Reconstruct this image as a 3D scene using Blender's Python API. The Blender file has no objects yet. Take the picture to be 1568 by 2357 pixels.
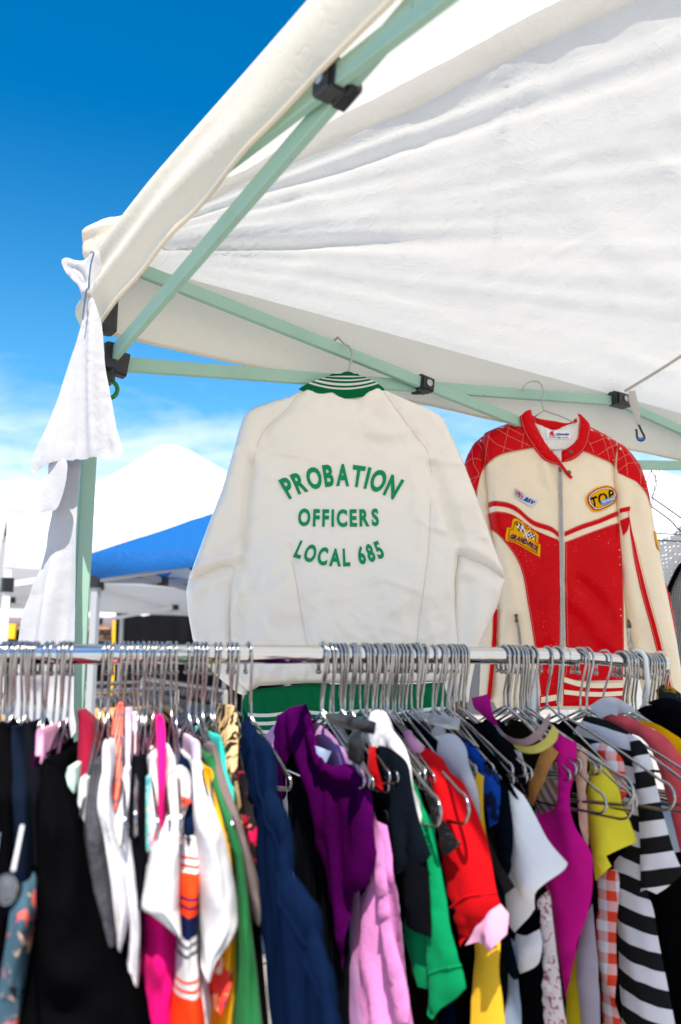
import bpy, bmesh, math, random
import numpy as np
from mathutils import Vector, Matrix, geometry
random.seed(7)
sc = bpy.context.scene
C = sc.collection
rad = math.radians
# ------------------------------------------------------------------ camera
CAMZ, F, PITCH = 1.45, 2000.0, rad(10.4)          # F in pixels of a 1568 x 2356 frame
cam = bpy.data.cameras.new('camera'); camo = bpy.data.objects.new('camera', cam); C.objects.link(camo)
camo.location = (0, 0, CAMZ); camo.rotation_euler = (rad(90) + PITCH, 0, 0)
cam.sensor_fit = 'VERTICAL'; cam.sensor_height = 36.0; cam.lens = 36.0 * F / 2356.0
cam.clip_start = 0.05; cam.clip_end = 3000
cam.dof.use_dof = True; cam.dof.focus_distance = 1.75; cam.dof.aperture_fstop = 3.6
sc.camera = camo
# ------------------------------------------------------------------ sky and sun
SUN_EL, SUN_AZ = rad(61), rad(181)                # azimuth clockwise from +Y: behind the camera
world = bpy.data.worlds.new('World'); sc.world = world; world.use_nodes = True
def build_world():
    nt = world.node_tree; nt.nodes.clear(); N = nt.nodes.new; L = nt.links.new
    out = N('ShaderNodeOutputWorld'); bg = N('ShaderNodeBackground'); bg.inputs[1].default_value = 0.13
    sky = N('ShaderNodeTexSky'); sky.sky_type = 'NISHITA'; sky.sun_disc = False
    sky.sun_elevation = SUN_EL; sky.sun_rotation = SUN_AZ
    sky.altitude = 300; sky.air_density = 1.0; sky.dust_density = 0.9; sky.ozone_density = 2.5
    hs = N('ShaderNodeHueSaturation'); hs.inputs['Saturation'].default_value = 1.5; hs.inputs['Value'].default_value = 0.88
    hs.inputs['Hue'].default_value = 0.495
    L(sky.outputs[0], hs.inputs['Color'])
    tc = N('ShaderNodeTexCoord'); sp = N('ShaderNodeSeparateXYZ'); L(tc.outputs['Generated'], sp.inputs[0])
    def m(op, a, b=None, c=None, clamp=False):
        n = N('ShaderNodeMath'); n.operation = op; n.use_clamp = clamp
        for i, v in enumerate((a, b, c)):
            if v is None: continue
            if isinstance(v, (int, float)): n.inputs[i].default_value = v
            else: L(v, n.inputs[i])
        return n.outputs[0]
    z = m('MAXIMUM', sp.outputs[2], 0.0); zz = m('ADD', z, 0.13)
    cx = m('DIVIDE', sp.outputs[0], zz); cy = m('DIVIDE', sp.outputs[1], zz)
    cb = N('ShaderNodeCombineXYZ'); L(cx, cb.inputs[0]); L(cy, cb.inputs[1]); cb.inputs[2].default_value = 3.1
    nz = N('ShaderNodeTexNoise'); nz.inputs['Scale'].default_value = 1.5; nz.inputs['Detail'].default_value = 9
    nz.inputs['Roughness'].default_value = 0.62; nz.inputs['Distortion'].default_value = 0.5; L(cb.outputs[0], nz.inputs['Vector'])
    band = m('SUBTRACT', 1.0, m('DIVIDE', m('SUBTRACT', z, 0.12), 0.32), clamp=True)   # thins out with height
    thr = m('SUBTRACT', 0.60, m('MULTIPLY', band, 0.36))
    cl = m('MULTIPLY', m('MULTIPLY', m('DIVIDE', m('SUBTRACT', nz.outputs[0], thr), 0.27, clamp=True), band), 0.95)
    low = m('SUBTRACT', 1.0, m('DIVIDE', z, 0.58), clamp=True); lf = m('MULTIPLY', m('POWER', low, 1.5), 1.0)
    pale = N('ShaderNodeMixRGB'); L(lf, pale.inputs[0]); L(hs.outputs[0], pale.inputs[1]); pale.inputs[2].default_value = (1.4, 3.9, 6.2, 1)   # paler air low in the sky, all round
    mx = N('ShaderNodeMixRGB'); L(cl, mx.inputs[0]); L(pale.outputs[0], mx.inputs[1]); mx.inputs[2].default_value = (6.2, 6.3, 6.5, 1)
    L(mx.outputs[0], bg.inputs[0]); L(bg.outputs[0], out.inputs[0])
build_world()
sun = bpy.data.lights.new('sun', 'SUN'); sun.energy = 5.0; sun.angle = rad(0.53); sun.color = (1.0, 0.93, 0.83)
suno = bpy.data.objects.new('sun', sun); C.objects.link(suno)
sdir = Vector((math.sin(SUN_AZ) * math.cos(SUN_EL), math.cos(SUN_AZ) * math.cos(SUN_EL), math.sin(SUN_EL)))
suno.rotation_euler = sdir.to_track_quat('Z', 'Y').to_euler(); suno.location = (0, -4, 8)
sc.view_settings.view_transform = 'Standard'; sc.view_settings.look = 'None'
sc.view_settings.gamma = 1.0; sc.view_settings.exposure = 0.82
sc.render.engine = 'CYCLES'
try:
    sc.cycles.max_bounces = 10; sc.cycles.transmission_bounces = 8; sc.cycles.diffuse_bounces = 5
    sc.cycles.use_denoising = True
except Exception: pass

# ------------------------------------------------------------------ geometry helpers
cP, sP = math.cos(PITCH), math.sin(PITCH)
CAM = Vector((0, 0, CAMZ))
def ray(px, py):
    a = (px - 784.0) / F; b = -(py - 1178.0) / F
    return Vector((a, cP - sP * b, sP + cP * b))
def W(px, py, Y):
    d = ray(px, py); return CAM + d * (Y / d.y)
def RP(px, py, o, n):
    d = ray(px, py); return CAM + d * ((o - CAM).dot(n) / d.dot(n))

rng = np.random.RandomState(11); TAB = rng.rand(8, 256, 256)
def vn(x, y, seed=0):
    x = np.asarray(x, float); y = np.asarray(y, float); t = TAB[seed % 8]
    xo = (seed * 37) % 256
    xi = np.floor(x).astype(int); yi = np.floor(y).astype(int); fx = x - xi; fy = y - yi
    fx = fx * fx * fx * (fx * (fx * 6 - 15) + 10); fy = fy * fy * fy * (fy * (fy * 6 - 15) + 10)
    g = lambda i, j: t[(i + xo) & 255, j & 255]
    a = g(xi, yi); b = g(xi + 1, yi); c = g(xi, yi + 1); d = g(xi + 1, yi + 1)
    return (a + (b - a) * fx + (c - a) * fy + (a - b - c + d) * fx * fy) * 2 - 1
def fbm(x, y, seed=0, o=3):
    s = 0; a = 1.0
    for k in range(o):
        s = s + a * vn(x * 2 ** k, y * 2 ** k, seed + k); a *= .5
    return s
def ridge(x, y, seed=0):
    return 1 - np.abs(vn(x, y, seed)) * 2

def link(o, parent=None, base=None):
    C.objects.link(o)
    if parent is not None:
        o.parent = parent
        o.matrix_parent_inverse = Matrix.Translation(parent.get('_loc', (0, 0, 0))).inverted() if base is None else base
    return o
LOCS = {}
def thing(name, label, cat, loc=(0, 0, 0), group=None, kind=None):
    o = bpy.data.objects.new(name, None); C.objects.link(o); o.location = loc; o.empty_display_size = .05
    LOCS[o.name] = Vector(loc)
    tag(o, label, cat, group, kind); return o
def tag(o, label=None, cat=None, group=None, kind=None):
    if label: o['label'] = label
    if cat: o['category'] = cat
    if group: o['group'] = group
    if kind: o['kind'] = kind
    return o
def worldloc(o):
    return LOCS.get(o.name, Vector((0, 0, 0)))
def add(name, verts, faces, mat, parent=None, smooth=True, uv=None, sharp=None):
    """mesh object with world coordinates"""
    me = bpy.data.meshes.new(name)
    me.from_pydata([tuple(v) for v in verts], [], [tuple(int(i) for i in f) for f in faces]); me.update()
    if smooth: me.polygons.foreach_set('use_smooth', [True] * len(me.polygons))
    if uv is not None:
        ul = me.uv_layers.new(name='UVMap'); li = np.zeros(len(me.loops), int); me.loops.foreach_get('vertex_index', li)
        ul.data.foreach_set('uv', np.asarray(uv, float)[li].ravel())
    if isinstance(mat, (list, tuple)):
        for m_ in mat: me.materials.append(m_)
    elif mat: me.materials.append(mat)
    o = bpy.data.objects.new(name, me); C.objects.link(o)
    if parent is not None:
        o.parent = parent; o.matrix_parent_inverse = Matrix.Translation(worldloc(parent)).inverted()
    if sharp is not None:
        try: me.set_sharp_from_angle(angle=rad(sharp))
        except Exception: pass
    return o
class MB:
    def __init__(s): s.v = []; s.f = []; s.uv = []
    def addm(s, v, f, uv=None):
        k = len(s.v); s.v += [Vector(q) for q in v]; s.f += [tuple(i + k for i in q) for q in f]
        s.uv += list(uv) if uv is not None else [(0, 0)] * len(v)
        return s
    def build(s, name, mat, parent=None, smooth=True, sharp=None):
        return add(name, s.v, s.f, mat, parent, smooth, None, sharp)
def tube_vf(path, r, n=8, closed=False, cap=True):
    P = [Vector(p) for p in path]; m = len(P); R = r if hasattr(r, '__len__') else [r] * m
    v = []; f = []; up = None
    for i in range(m):
        a = P[i - 1] if (i > 0 or closed) else P[i]; b = P[(i + 1) % m] if (i < m - 1 or closed) else P[i]
        t = (b - a); t = t.normalized() if t.length > 1e-9 else Vector((0, 0, 1))
        if up is None:
            up = Vector((0, 0, 1)) if abs(t.z) < .9 else Vector((1, 0, 0))
        x = up - t * up.dot(t)
        if x.length < 1e-6: x = Vector((0, 1, 0)) - t * t.y
        x.normalize(); y = t.cross(x); up = x
        for k in range(n):
            an = 2 * math.pi * k / n; v.append(P[i] + (x * math.cos(an) + y * math.sin(an)) * R[i])
    mm = m if closed else m - 1
    for i in range(mm):
        for k in range(n):
            a = i * n + k; b = i * n + (k + 1) % n; c = ((i + 1) % m) * n + (k + 1) % n; d = ((i + 1) % m) * n + k
            f.append((a, b, c, d))
    if cap and not closed:
        f.append(tuple(range(n))[::-1]); f.append(tuple((m - 1) * n + k for k in range(n)))
    return v, f
def tube(name, path, r, mat, parent=None, n=8, closed=False):
    v, f = tube_vf(path, r, n, closed); return add(name, v, f, mat, parent, True, None, 50)
def beam_vf(a, b, w, h, side=None, ch=.15):
    """chamfered rectangular bar from a to b: w along the side vector, h across it"""
    a = Vector(a); b = Vector(b); t = (b - a).normalized()
    s = Vector(side) if side is not None else (Vector((0, 0, 1)).cross(t) if abs(t.z) < .95 else Vector((1, 0, 0)))
    s = (s - t * s.dot(t)).normalized(); u = t.cross(s)
    c = min(w, h) * ch; x, y = w / 2, h / 2
    sec = [(x - c, -y), (x, -y + c), (x, y - c), (x - c, y), (-x + c, y), (-x, y - c), (-x, -y + c), (-x + c, -y)]
    v = [a + s * p + u * q for p, q in sec] + [b + s * p + u * q for p, q in sec]
    f = [(k, (k + 1) % 8, 8 + (k + 1) % 8, 8 + k) for k in range(8)] + [tuple(range(8))[::-1], tuple(range(8, 16))]
    return v, f
def beam(name, a, b, w, h, mat, parent=None, side=None, ch=.15):
    v, f = beam_vf(a, b, w, h, side, ch); return add(name, v, f, mat, parent, True, None, 30)
def ball_vf(c, r, n=10, m=7, sq=(1, 1, 1)):
    c = Vector(c); v = []; f = []
    for j in range(m + 1):
        th = math.pi * j / m
        for k in range(n):
            ph = 2 * math.pi * k / n
            v.append(c + Vector((r * sq[0] * math.sin(th) * math.cos(ph), r * sq[1] * math.sin(th) * math.sin(ph), r * sq[2] * math.cos(th))))
    for j in range(m):
        for k in range(n): f.append((j * n + k, (j + 1) * n + k, (j + 1) * n + (k + 1) % n, j * n + (k + 1) % n))
    return v, f
def grid_vf(nx, ny, fn):
    """fn(u array, v array) -> N x 3"""
    u, v = np.meshgrid(np.linspace(0, 1, nx), np.linspace(0, 1, ny)); P = fn(u.ravel(), v.ravel())
    f = [(j * nx + i, j * nx + i + 1, (j + 1) * nx + i + 1, (j + 1) * nx + i) for j in range(ny - 1) for i in range(nx - 1)]
    return P, f, np.stack([u.ravel(), v.ravel()], 1)

def spline(pts, closed=False, per=6):
    P = [np.array(p, float) for p in pts]; n = len(P); out = []
    rngi = range(n) if closed else range(n - 1)
    for i in rngi:
        p0 = P[i - 1] if (closed or i > 0) else P[i]; p1 = P[i]; p2 = P[(i + 1) % n]; p3 = P[(i + 2) % n] if (closed or i + 2 < n) else P[(i + 1) % n]
        for k in range(per):
            t = k / per
            out.append(.5 * ((2 * p1) + (-p0 + p2) * t + (2 * p0 - 5 * p1 + 4 * p2 - p3) * t * t + (-p0 + 3 * p1 - 3 * p2 + p3) * t ** 3))
    if not closed: out.append(P[-1])
    return out
def smart(pts, per=4, ang=48):
    P = [np.array(p, float) for p in pts]; n = len(P); cor = []
    for i in range(n):
        a = P[i] - P[i - 1]; b = P[(i + 1) % n] - P[i]; c = a @ b / (np.linalg.norm(a) * np.linalg.norm(b) + 1e-12)
        if c < math.cos(rad(ang)): cor.append(i)
    if len(cor) < 2: return spline(pts, True, per)
    out = []
    for k, i in enumerate(cor):
        j = cor[(k + 1) % len(cor)]; seg = []; q = i
        while True:
            seg.append(P[q])
            if q == j and len(seg) > 1: break
            q = (q + 1) % n
        out += spline(seg, False, per)[:-1]
    return out
def resample(pts, step, closed=True):
    P = [np.array(p, float) for p in pts]; out = []
    n = len(P)
    for i in range(n if closed else n - 1):
        a, b = P[i], P[(i + 1) % n]; L = np.linalg.norm(b - a); k = max(1, int(round(L / step)))
        for j in range(k): out.append(a + (b - a) * j / k)
    if not closed: out.append(P[-1])
    return out
def seg_dist(Q, poly, closed=True):
    Q = np.asarray(Q, float); A = np.asarray(poly, float); B = np.roll(A, -1, 0) if closed else A[1:]
    if not closed: A = A[:-1]
    d2 = np.full(len(Q), 1e9)
    for i in range(0, len(A), 64):
        a = A[i:i + 64]; ab = B[i:i + 64] - a; L = (ab ** 2).sum(1) + 1e-12
        w = Q[:, None, :] - a[None]; t = np.clip((w * ab[None]).sum(2) / L, 0, 1)
        d2 = np.minimum(d2, ((w - t[..., None] * ab[None]) ** 2).sum(2).min(1))
    return np.sqrt(d2)
def inside(Q, poly):
    Q = np.asarray(Q, float); A = np.asarray(poly, float); B = np.roll(A, -1, 0); r = np.zeros(len(Q), bool)
    for a, b in zip(A, B):
        c = ((a[1] > Q[:, 1]) != (b[1] > Q[:, 1])); dy = b[1] - a[1]
        if abs(dy) < 1e-12: continue
        r ^= c & (Q[:, 0] < (b[0] - a[0]) * (Q[:, 1] - a[1]) / dy + a[0])
    return r
def fill(outline, step):
    """triangulated interior of a 2d outline; returns pts, tris, boundary index list"""
    B = np.array(resample(outline, step)); lo, hi = B.min(0), B.max(0)
    gx = np.arange(lo[0], hi[0], step); gy = np.arange(lo[1], hi[1], step * .866)
    G = np.array([(x + (j % 2) * step * .5, y) for j, y in enumerate(gy) for x in gx]) if len(gx) and len(gy) else np.zeros((0, 2))
    if len(G):
        G = G[inside(G, B)]
        if len(G): G = G[seg_dist(G, B) > step * .55]
    V = np.vstack([B, G]) if len(G) else B
    n = len(B)
    r = geometry.delaunay_2d_cdt([Vector(p) for p in V], [], [list(range(n))], 1, 1e-7)
    P = np.array([(p.x, p.y) for p in r[0]]); T = [tuple(t) for t in r[2]]
    cnt = {}
    for t in T:
        for k in range(len(t)):
            e = (t[k], t[(k + 1) % len(t)]); key = (min(e), max(e)); cnt.setdefault(key, []).append(e)
    be = [v[0] for v in cnt.values() if len(v) == 1]
    return P, T, be
class Plane:
    def __init__(s, o, n, bend=None):
        s.bend = bend; s.o = Vector(o); s.n = Vector((n[0], n[1], 0)).normalized(); s.ex = Vector((-s.n.y, s.n.x, 0)); s.ez = Vector((0, 0, 1))
    def to2(s, px, py):
        p = RP(px, py, s.o, s.n) - s.o; x = p.dot(s.ex)
        if s.bend:                                   # the near side of a hung garment swings round towards the viewer
            for _ in range(30):
                p = RP(px, py, s.o + s.n * s.curve(x), s.n) - s.o; x = .6 * x + .4 * p.dot(s.ex)
        return (x, p.z)
    def curve(s, x): return -s.bend[1] * max(0.0, x - s.bend[0]) ** 2
    def pts(s, L): return [s.to2(*p) for p in L]
    def to3(s, P, h):
        P = np.asarray(P, float); h = np.asarray(h, float).reshape(-1, 1)
        if s.bend: h = h - s.bend[1] * np.clip(P[:, :1] - s.bend[0], 0, None) ** 2
        return np.array(s.o)[None] + P[:, :1] * np.array(s.ex)[None] + P[:, 1:2] * np.array(s.ez)[None] + h * np.array(s.n)[None]
class Surf:
    """puffed cloth surface over a 2d outline; folds = [(polyline, amplitude, sigma)]"""
    def __init__(s, pl, outline, T, R, folds=(), nz=(), back=.6, off=0.0, rnd=True):
        s.pl = pl; s.rnd = rnd; s.calm = None; s.out = np.array(outline, float); s.T = T; s.R = R; s.folds = list(folds); s.nz = list(nz); s.back = back; s.off = off
        s.outd = np.array(resample(outline, max(R * .35, .006)))
    def h(s, P):
        P = np.asarray(P, float); d = seg_dist(P, s.outd); d = np.where(inside(P, s.outd), d, 0)
        t = np.clip(d / s.R, 0, 1); e = np.sqrt(np.clip(1 - (1 - t) ** 2, 0, 1)) if s.rnd else t * t * (3 - 2 * t); h = s.T * e
        for pl, am, sg in s.folds:
            h = h + am * np.exp(-(seg_dist(P, pl, False) / sg) ** 2) * (np.clip(t * 2, 0, 1) if s.rnd else 1)
        calm = 1.0
        if s.calm is not None:
            r = np.hypot((P[:, 0] - s.calm[0]) / s.calm[2], (P[:, 1] - s.calm[1]) / s.calm[3]); calm = .22 + .78 * np.clip((r - .75) / .4, 0, 1)
        for q_ in s.nz:
            am, sx, sy, ang, seed = q_[:5]; am = am * calm
            c, q = math.cos(ang), math.sin(ang); x = P[:, 0] * c + P[:, 1] * q; y = -P[:, 0] * q + P[:, 1] * c
            wx = .35 * vn(P[:, 0] * 9, P[:, 1] * 9, seed + 3)
            if len(q_) > 5: h = h + am * (np.clip(1 - np.abs(vn(x * sx + wx, y * sy + wx, seed)) * 3.2, 0, 1) ** 1.5) * np.clip(.4 + vn(x * sx * .4, y * sy * .4, seed + 2), 0, 1) * (np.clip(t * 1.6, 0, 1) if s.rnd else 1)
            else: h = h + am * fbm(x * sx + wx, y * sy + wx, seed) * (np.clip(t * 1.6, 0, 1) if s.rnd else 1)
        s.thick = s.T * e
        return h + s.off
    def pillow(s, name, step, mat, parent):
        P, T, be = fill(s.out, step); h = s.h(P); b = set(i for e in be for i in e)
        n = len(P); m = {}; V = [tuple(p) for p in s.pl.to3(P, h)]; uv = [tuple(p) for p in P]
        hb = (s.off - s.back * (h - s.off) if s.rnd else h - 1.8 * s.thick) - .0004; B3 = s.pl.to3(P, hb)
        for i in range(n):
            if i in b and s.rnd == 2: m[i] = i
            else: m[i] = len(V); V.append(tuple(B3[i])); uv.append(tuple(P[i]))
        Fc = [t for t in T] + [tuple(m[i] for i in t[::-1]) for t in T]
        return add(name, V, Fc, mat, parent, True, uv)
    def patch(s, name, outline, off, step, mat, parent, depth=.0015):
        """a thin piece sewn on this surface"""
        P, T, be = fill(outline, step); h = s.h(P) + off; n = len(P)
        V = [tuple(p) for p in s.pl.to3(P, h)]; uv = [tuple(p) for p in P]
        Fc = list(T); low = {}
        L3 = s.pl.to3(P, h - depth)
        for a, b in be:
            for i in (a, b):
                if i not in low: low[i] = len(V); V.append(tuple(L3[i])); uv.append(tuple(P[i]))
            Fc.append((b, a, low[a], low[b]))
        return add(name, V, Fc, mat, parent, True, uv, 45)
    def path3(s, pts, off): 
        P = np.array(pts, float); return [Vector(p) for p in s.pl.to3(P, s.h(P) + off)]
    def line(s, name, pts, r, off, mat, parent, step=.012, n=5):
        P = resample(pts, step, False); return tube(name, s.path3(P, off), r, mat, parent, n)

# ------------------------------------------------------------------ materials
def new_mat(name):
    m = bpy.data.materials.new(name); m.use_nodes = True; nt = m.node_tree; nt.nodes.clear(); return m, nt, nt.nodes.new, nt.links.new
def col(c): return (c[0], c[1], c[2], 1)
def srgb(r, g, b):
    f = lambda v: (v / 255 / 12.92) if v / 255 <= .04045 else ((v / 255 + .055) / 1.055) ** 2.4
    return (f(r), f(g), f(b))
_mc = {}
def fabric(c, rough=.85, sheen=.25, weave=700, wst=.12, crumple=14, cst=.09, var=.12, spec=.25, trans=0.0, name='cloth', tcol=None, dirt=None):
    key = (tuple(round(x, 4) for x in c), rough, sheen, weave, wst, crumple, cst, var, spec, trans, name)
    if key in _mc: return _mc[key]
    m, nt, N, L = new_mat(name); out = N('ShaderNodeOutputMaterial'); b = N('ShaderNodeBsdfPrincipled')
    tc = N('ShaderNodeTexCoord')
    n1 = N('ShaderNodeTexNoise'); n1.inputs['Scale'].default_value = crumple; n1.inputs['Detail'].default_value = 5; n1.inputs['Distortion'].default_value = .6
    n2 = N('ShaderNodeTexNoise'); n2.inputs['Scale'].default_value = weave; n2.inputs['Detail'].default_value = 2
    for n in (n1, n2): L(tc.outputs['Object'], n.inputs['Vector'])
    mx = N('ShaderNodeMixRGB'); mx.inputs[1].default_value = col([x * (1 - var) for x in c]); mx.inputs[2].default_value = col([min(1, x * (1 + var * .6)) for x in c])
    ad = N('ShaderNodeMath'); ad.operation = 'ADD'; ad.use_clamp = True
    sb = N('ShaderNodeMath'); sb.operation = 'MULTIPLY_ADD'; sb.inputs[1].default_value = 1.2; sb.inputs[2].default_value = -.6
    L(n2.outputs[0], sb.inputs[0]); L(n1.outputs[0], ad.inputs[0]); L(sb.outputs[0], ad.inputs[1]); L(ad.outputs[0], mx.inputs[0])
    L(mx.outputs[0], b.inputs['Base Color'])
    if sheen: sheen = sheen * (0 if max(c) < .12 else .12)
    if max(c) < .12: spec = 0.0
    elif spec < .3: spec = .10
    b.inputs['Roughness'].default_value = rough; b.inputs['Specular IOR Level'].default_value = spec
    if sheen: b.inputs['Sheen Weight'].default_value = sheen; b.inputs['Sheen Roughness'].default_value = .4
    b1 = N('ShaderNodeBump'); b1.inputs['Strength'].default_value = cst; b1.inputs['Distance'].default_value = .02; L(n1.outputs[0], b1.inputs['Height'])
    b2 = N('ShaderNodeBump'); b2.inputs['Strength'].default_value = wst; b2.inputs['Distance'].default_value = .0015; L(n2.outputs[0], b2.inputs['Height']); L(b1.outputs[0], b2.inputs['Normal'])
    L(b2.outputs[0], b.inputs['Normal'])
    if trans > 0:
        t = N('ShaderNodeBsdfTranslucent'); t.inputs[0].default_value = col(tcol or c); L(b2.outputs[0], t.inputs['Normal'])
        ms = N('ShaderNodeMixShader'); ms.inputs[0].default_value = trans; L(b.outputs[0], ms.inputs[1]); L(t.outputs[0], ms.inputs[2]); L(ms.outputs[0], out.inputs[0])
    else: L(b.outputs[0], out.inputs[0])
    m.node_tree['bsdf'] = b.name; _mc[key] = m; return m
def plain(name, c, rough=.5, metal=0., spec=.5, bump=0, bscale=200, var=.1, coat=0):
    key = ('p', name, tuple(c), rough, metal, bump)
    if key in _mc: return _mc[key]
    m, nt, N, L = new_mat(name); out = N('ShaderNodeOutputMaterial'); b = N('ShaderNodeBsdfPrincipled'); tc = N('ShaderNodeTexCoord')
    n = N('ShaderNodeTexNoise'); n.inputs['Scale'].default_value = bscale; n.inputs['Detail'].default_value = 4; L(tc.outputs['Object'], n.inputs['Vector'])
    mx = N('ShaderNodeMixRGB'); mx.inputs[1].default_value = col([x * (1 - var) for x in c]); mx.inputs[2].default_value = col([min(1, x * (1 + var)) for x in c]); L(n.outputs[0], mx.inputs[0])
    L(mx.outputs[0], b.inputs['Base Color']); b.inputs['Roughness'].default_value = rough; b.inputs['Metallic'].default_value = metal; b.inputs['Specular IOR Level'].default_value = spec
    if coat: b.inputs['Coat Weight'].default_value = coat
    if bump:
        bp = N('ShaderNodeBump'); bp.inputs['Strength'].default_value = bump; bp.inputs['Distance'].default_value = .002; L(n.outputs[0], bp.inputs['Height']); L(bp.outputs[0], b.inputs['Normal'])
    L(b.outputs[0], out.inputs[0]); _mc[key] = m; return m
def uvpattern(name, fn, rough=.85, sheen=.2, cst=.2):
    """fn(N, L, math, u, v, tc) -> colour socket"""
    m, nt, N, L = new_mat(name); out = N('ShaderNodeOutputMaterial'); b = N('ShaderNodeBsdfPrincipled'); tc = N('ShaderNodeTexCoord')
    sp = N('ShaderNodeSeparateXYZ'); L(tc.outputs['UV'], sp.inputs[0])
    def mt(op, a, c=None, d=None, clamp=False):
        n = N('ShaderNodeMath'); n.operation = op; n.use_clamp = clamp
        for i, v in enumerate((a, c, d)):
            if v is None: continue
            if isinstance(v, (int, float)): n.inputs[i].default_value = v
            else: L(v, n.inputs[i])
        return n.outputs[0]
    cs = fn(N, L, mt, sp.outputs[0], sp.outputs[1], tc); L(cs, b.inputs['Base Color'])
    b.inputs['Roughness'].default_value = rough; b.inputs['Specular IOR Level'].default_value = .08; b.inputs['Sheen Weight'].default_value = 0
    n1 = N('ShaderNodeTexNoise'); n1.inputs['Scale'].default_value = 16; n1.inputs['Detail'].default_value = 5; L(tc.outputs['Object'], n1.inputs['Vector'])
    b1 = N('ShaderNodeBump'); b1.inputs['Strength'].default_value = cst * .4; b1.inputs['Distance'].default_value = .02; L(n1.outputs[0], b1.inputs['Height']); L(b1.outputs[0], b.inputs['Normal'])
    L(b.outputs[0], out.inputs[0]); return m
def mixc(N, L, fac, c1, c2):
    n = N('ShaderNodeMixRGB')
    if isinstance(fac, float): n.inputs[0].default_value = fac
    else: L(fac, n.inputs[0])
    for i, c in ((1, c1), (2, c2)):
        if isinstance(c, tuple): n.inputs[i].default_value = col(c)
        else: L(c, n.inputs[i])
    return n.outputs[0]
def canvas(name, c, tc_, trans, cst=.25, scale=9):
    """tent cloth: diffuse and translucent, creased, faintly stained"""
    m, nt, N, L = new_mat(name); out = N('ShaderNodeOutputMaterial'); tx = N('ShaderNodeTexCoord')
    n1 = N('ShaderNodeTexNoise'); n1.inputs['Scale'].default_value = scale; n1.inputs['Detail'].default_value = 8; n1.inputs['Roughness'].default_value = .62; n1.inputs['Distortion'].default_value = 1.2
    n3 = N('ShaderNodeTexNoise'); n3.inputs['Scale'].default_value = 3.3; n3.inputs['Detail'].default_value = 7; n3.inputs['Roughness'].default_value = .7
    n4 = N('ShaderNodeTexNoise'); n4.inputs['Scale'].default_value = 60; n4.inputs['Detail'].default_value = 3
    vo = N('ShaderNodeTexVoronoi'); vo.feature = 'DISTANCE_TO_EDGE'; vo.inputs['Scale'].default_value = 15
    nd = N('ShaderNodeTexNoise'); nd.inputs['Scale'].default_value = 4; nd.inputs['Detail'].default_value = 4; L(tx.outputs['Object'], nd.inputs['Vector'])
    mp = N('ShaderNodeVectorMath'); mp.operation = 'MULTIPLY_ADD'; L(nd.outputs['Color'], mp.inputs[0]); mp.inputs[1].default_value = (.5, .5, .5); L(tx.outputs['Object'], mp.inputs[2]); L(mp.outputs[0], vo.inputs['Vector'])
    for n in (n1, n3, n4): L(tx.outputs['Object'], n.inputs['Vector'])
    rp = N('ShaderNodeValToRGB'); rp.color_ramp.elements[0].position = .60; rp.color_ramp.elements[1].position = .80
    rp.color_ramp.elements[0].color = (0, 0, 0, 1); rp.color_ramp.elements[1].color = (1, 1, 1, 1); L(n3.outputs[0], rp.inputs[0])
    sm = N('ShaderNodeMath'); sm.operation = 'MULTIPLY'; sm.inputs[1].default_value = .35; L(rp.outputs[0], sm.inputs[0])
    dirt = mixc(N, L, sm.outputs[0], c, (c[0] * .8, c[1] * .74, c[2] * .62))
    rv = N('ShaderNodeValToRGB'); rv.color_ramp.elements[0].position = 0; rv.color_ramp.elements[1].position = .06; L(vo.outputs['Distance'], rv.inputs[0])
    b1 = N('ShaderNodeBump'); b1.inputs['Strength'].default_value = cst; b1.inputs['Distance'].default_value = .03; L(n1.outputs[0], b1.inputs['Height'])
    b2 = N('ShaderNodeBump'); b2.inputs['Strength'].default_value = cst * .9; b2.inputs['Distance'].default_value = .004; L(rv.outputs[0], b2.inputs['Height']); L(b1.outputs[0], b2.inputs['Normal'])
    b3 = N('ShaderNodeBump'); b3.inputs['Strength'].default_value = .12; b3.inputs['Distance'].default_value = .004; L(n4.outputs[0], b3.inputs['Height']); L(b2.outputs[0], b3.inputs['Normal'])
    d = N('ShaderNodeBsdfPrincipled'); d.inputs['Roughness'].default_value = .55; d.inputs['Specular IOR Level'].default_value = .3; L(dirt, d.inputs['Base Color']); L(b3.outputs[0], d.inputs['Normal'])
    t = N('ShaderNodeBsdfTranslucent'); t.inputs[0].default_value = col(tc_); L(b3.outputs[0], t.inputs['Normal'])
    ms = N('ShaderNodeMixShader'); ms.inputs[0].default_value = trans; L(d.outputs[0], ms.inputs[1]); L(t.outputs[0], ms.inputs[2]); L(ms.outputs[0], out.inputs[0]); return m

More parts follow.
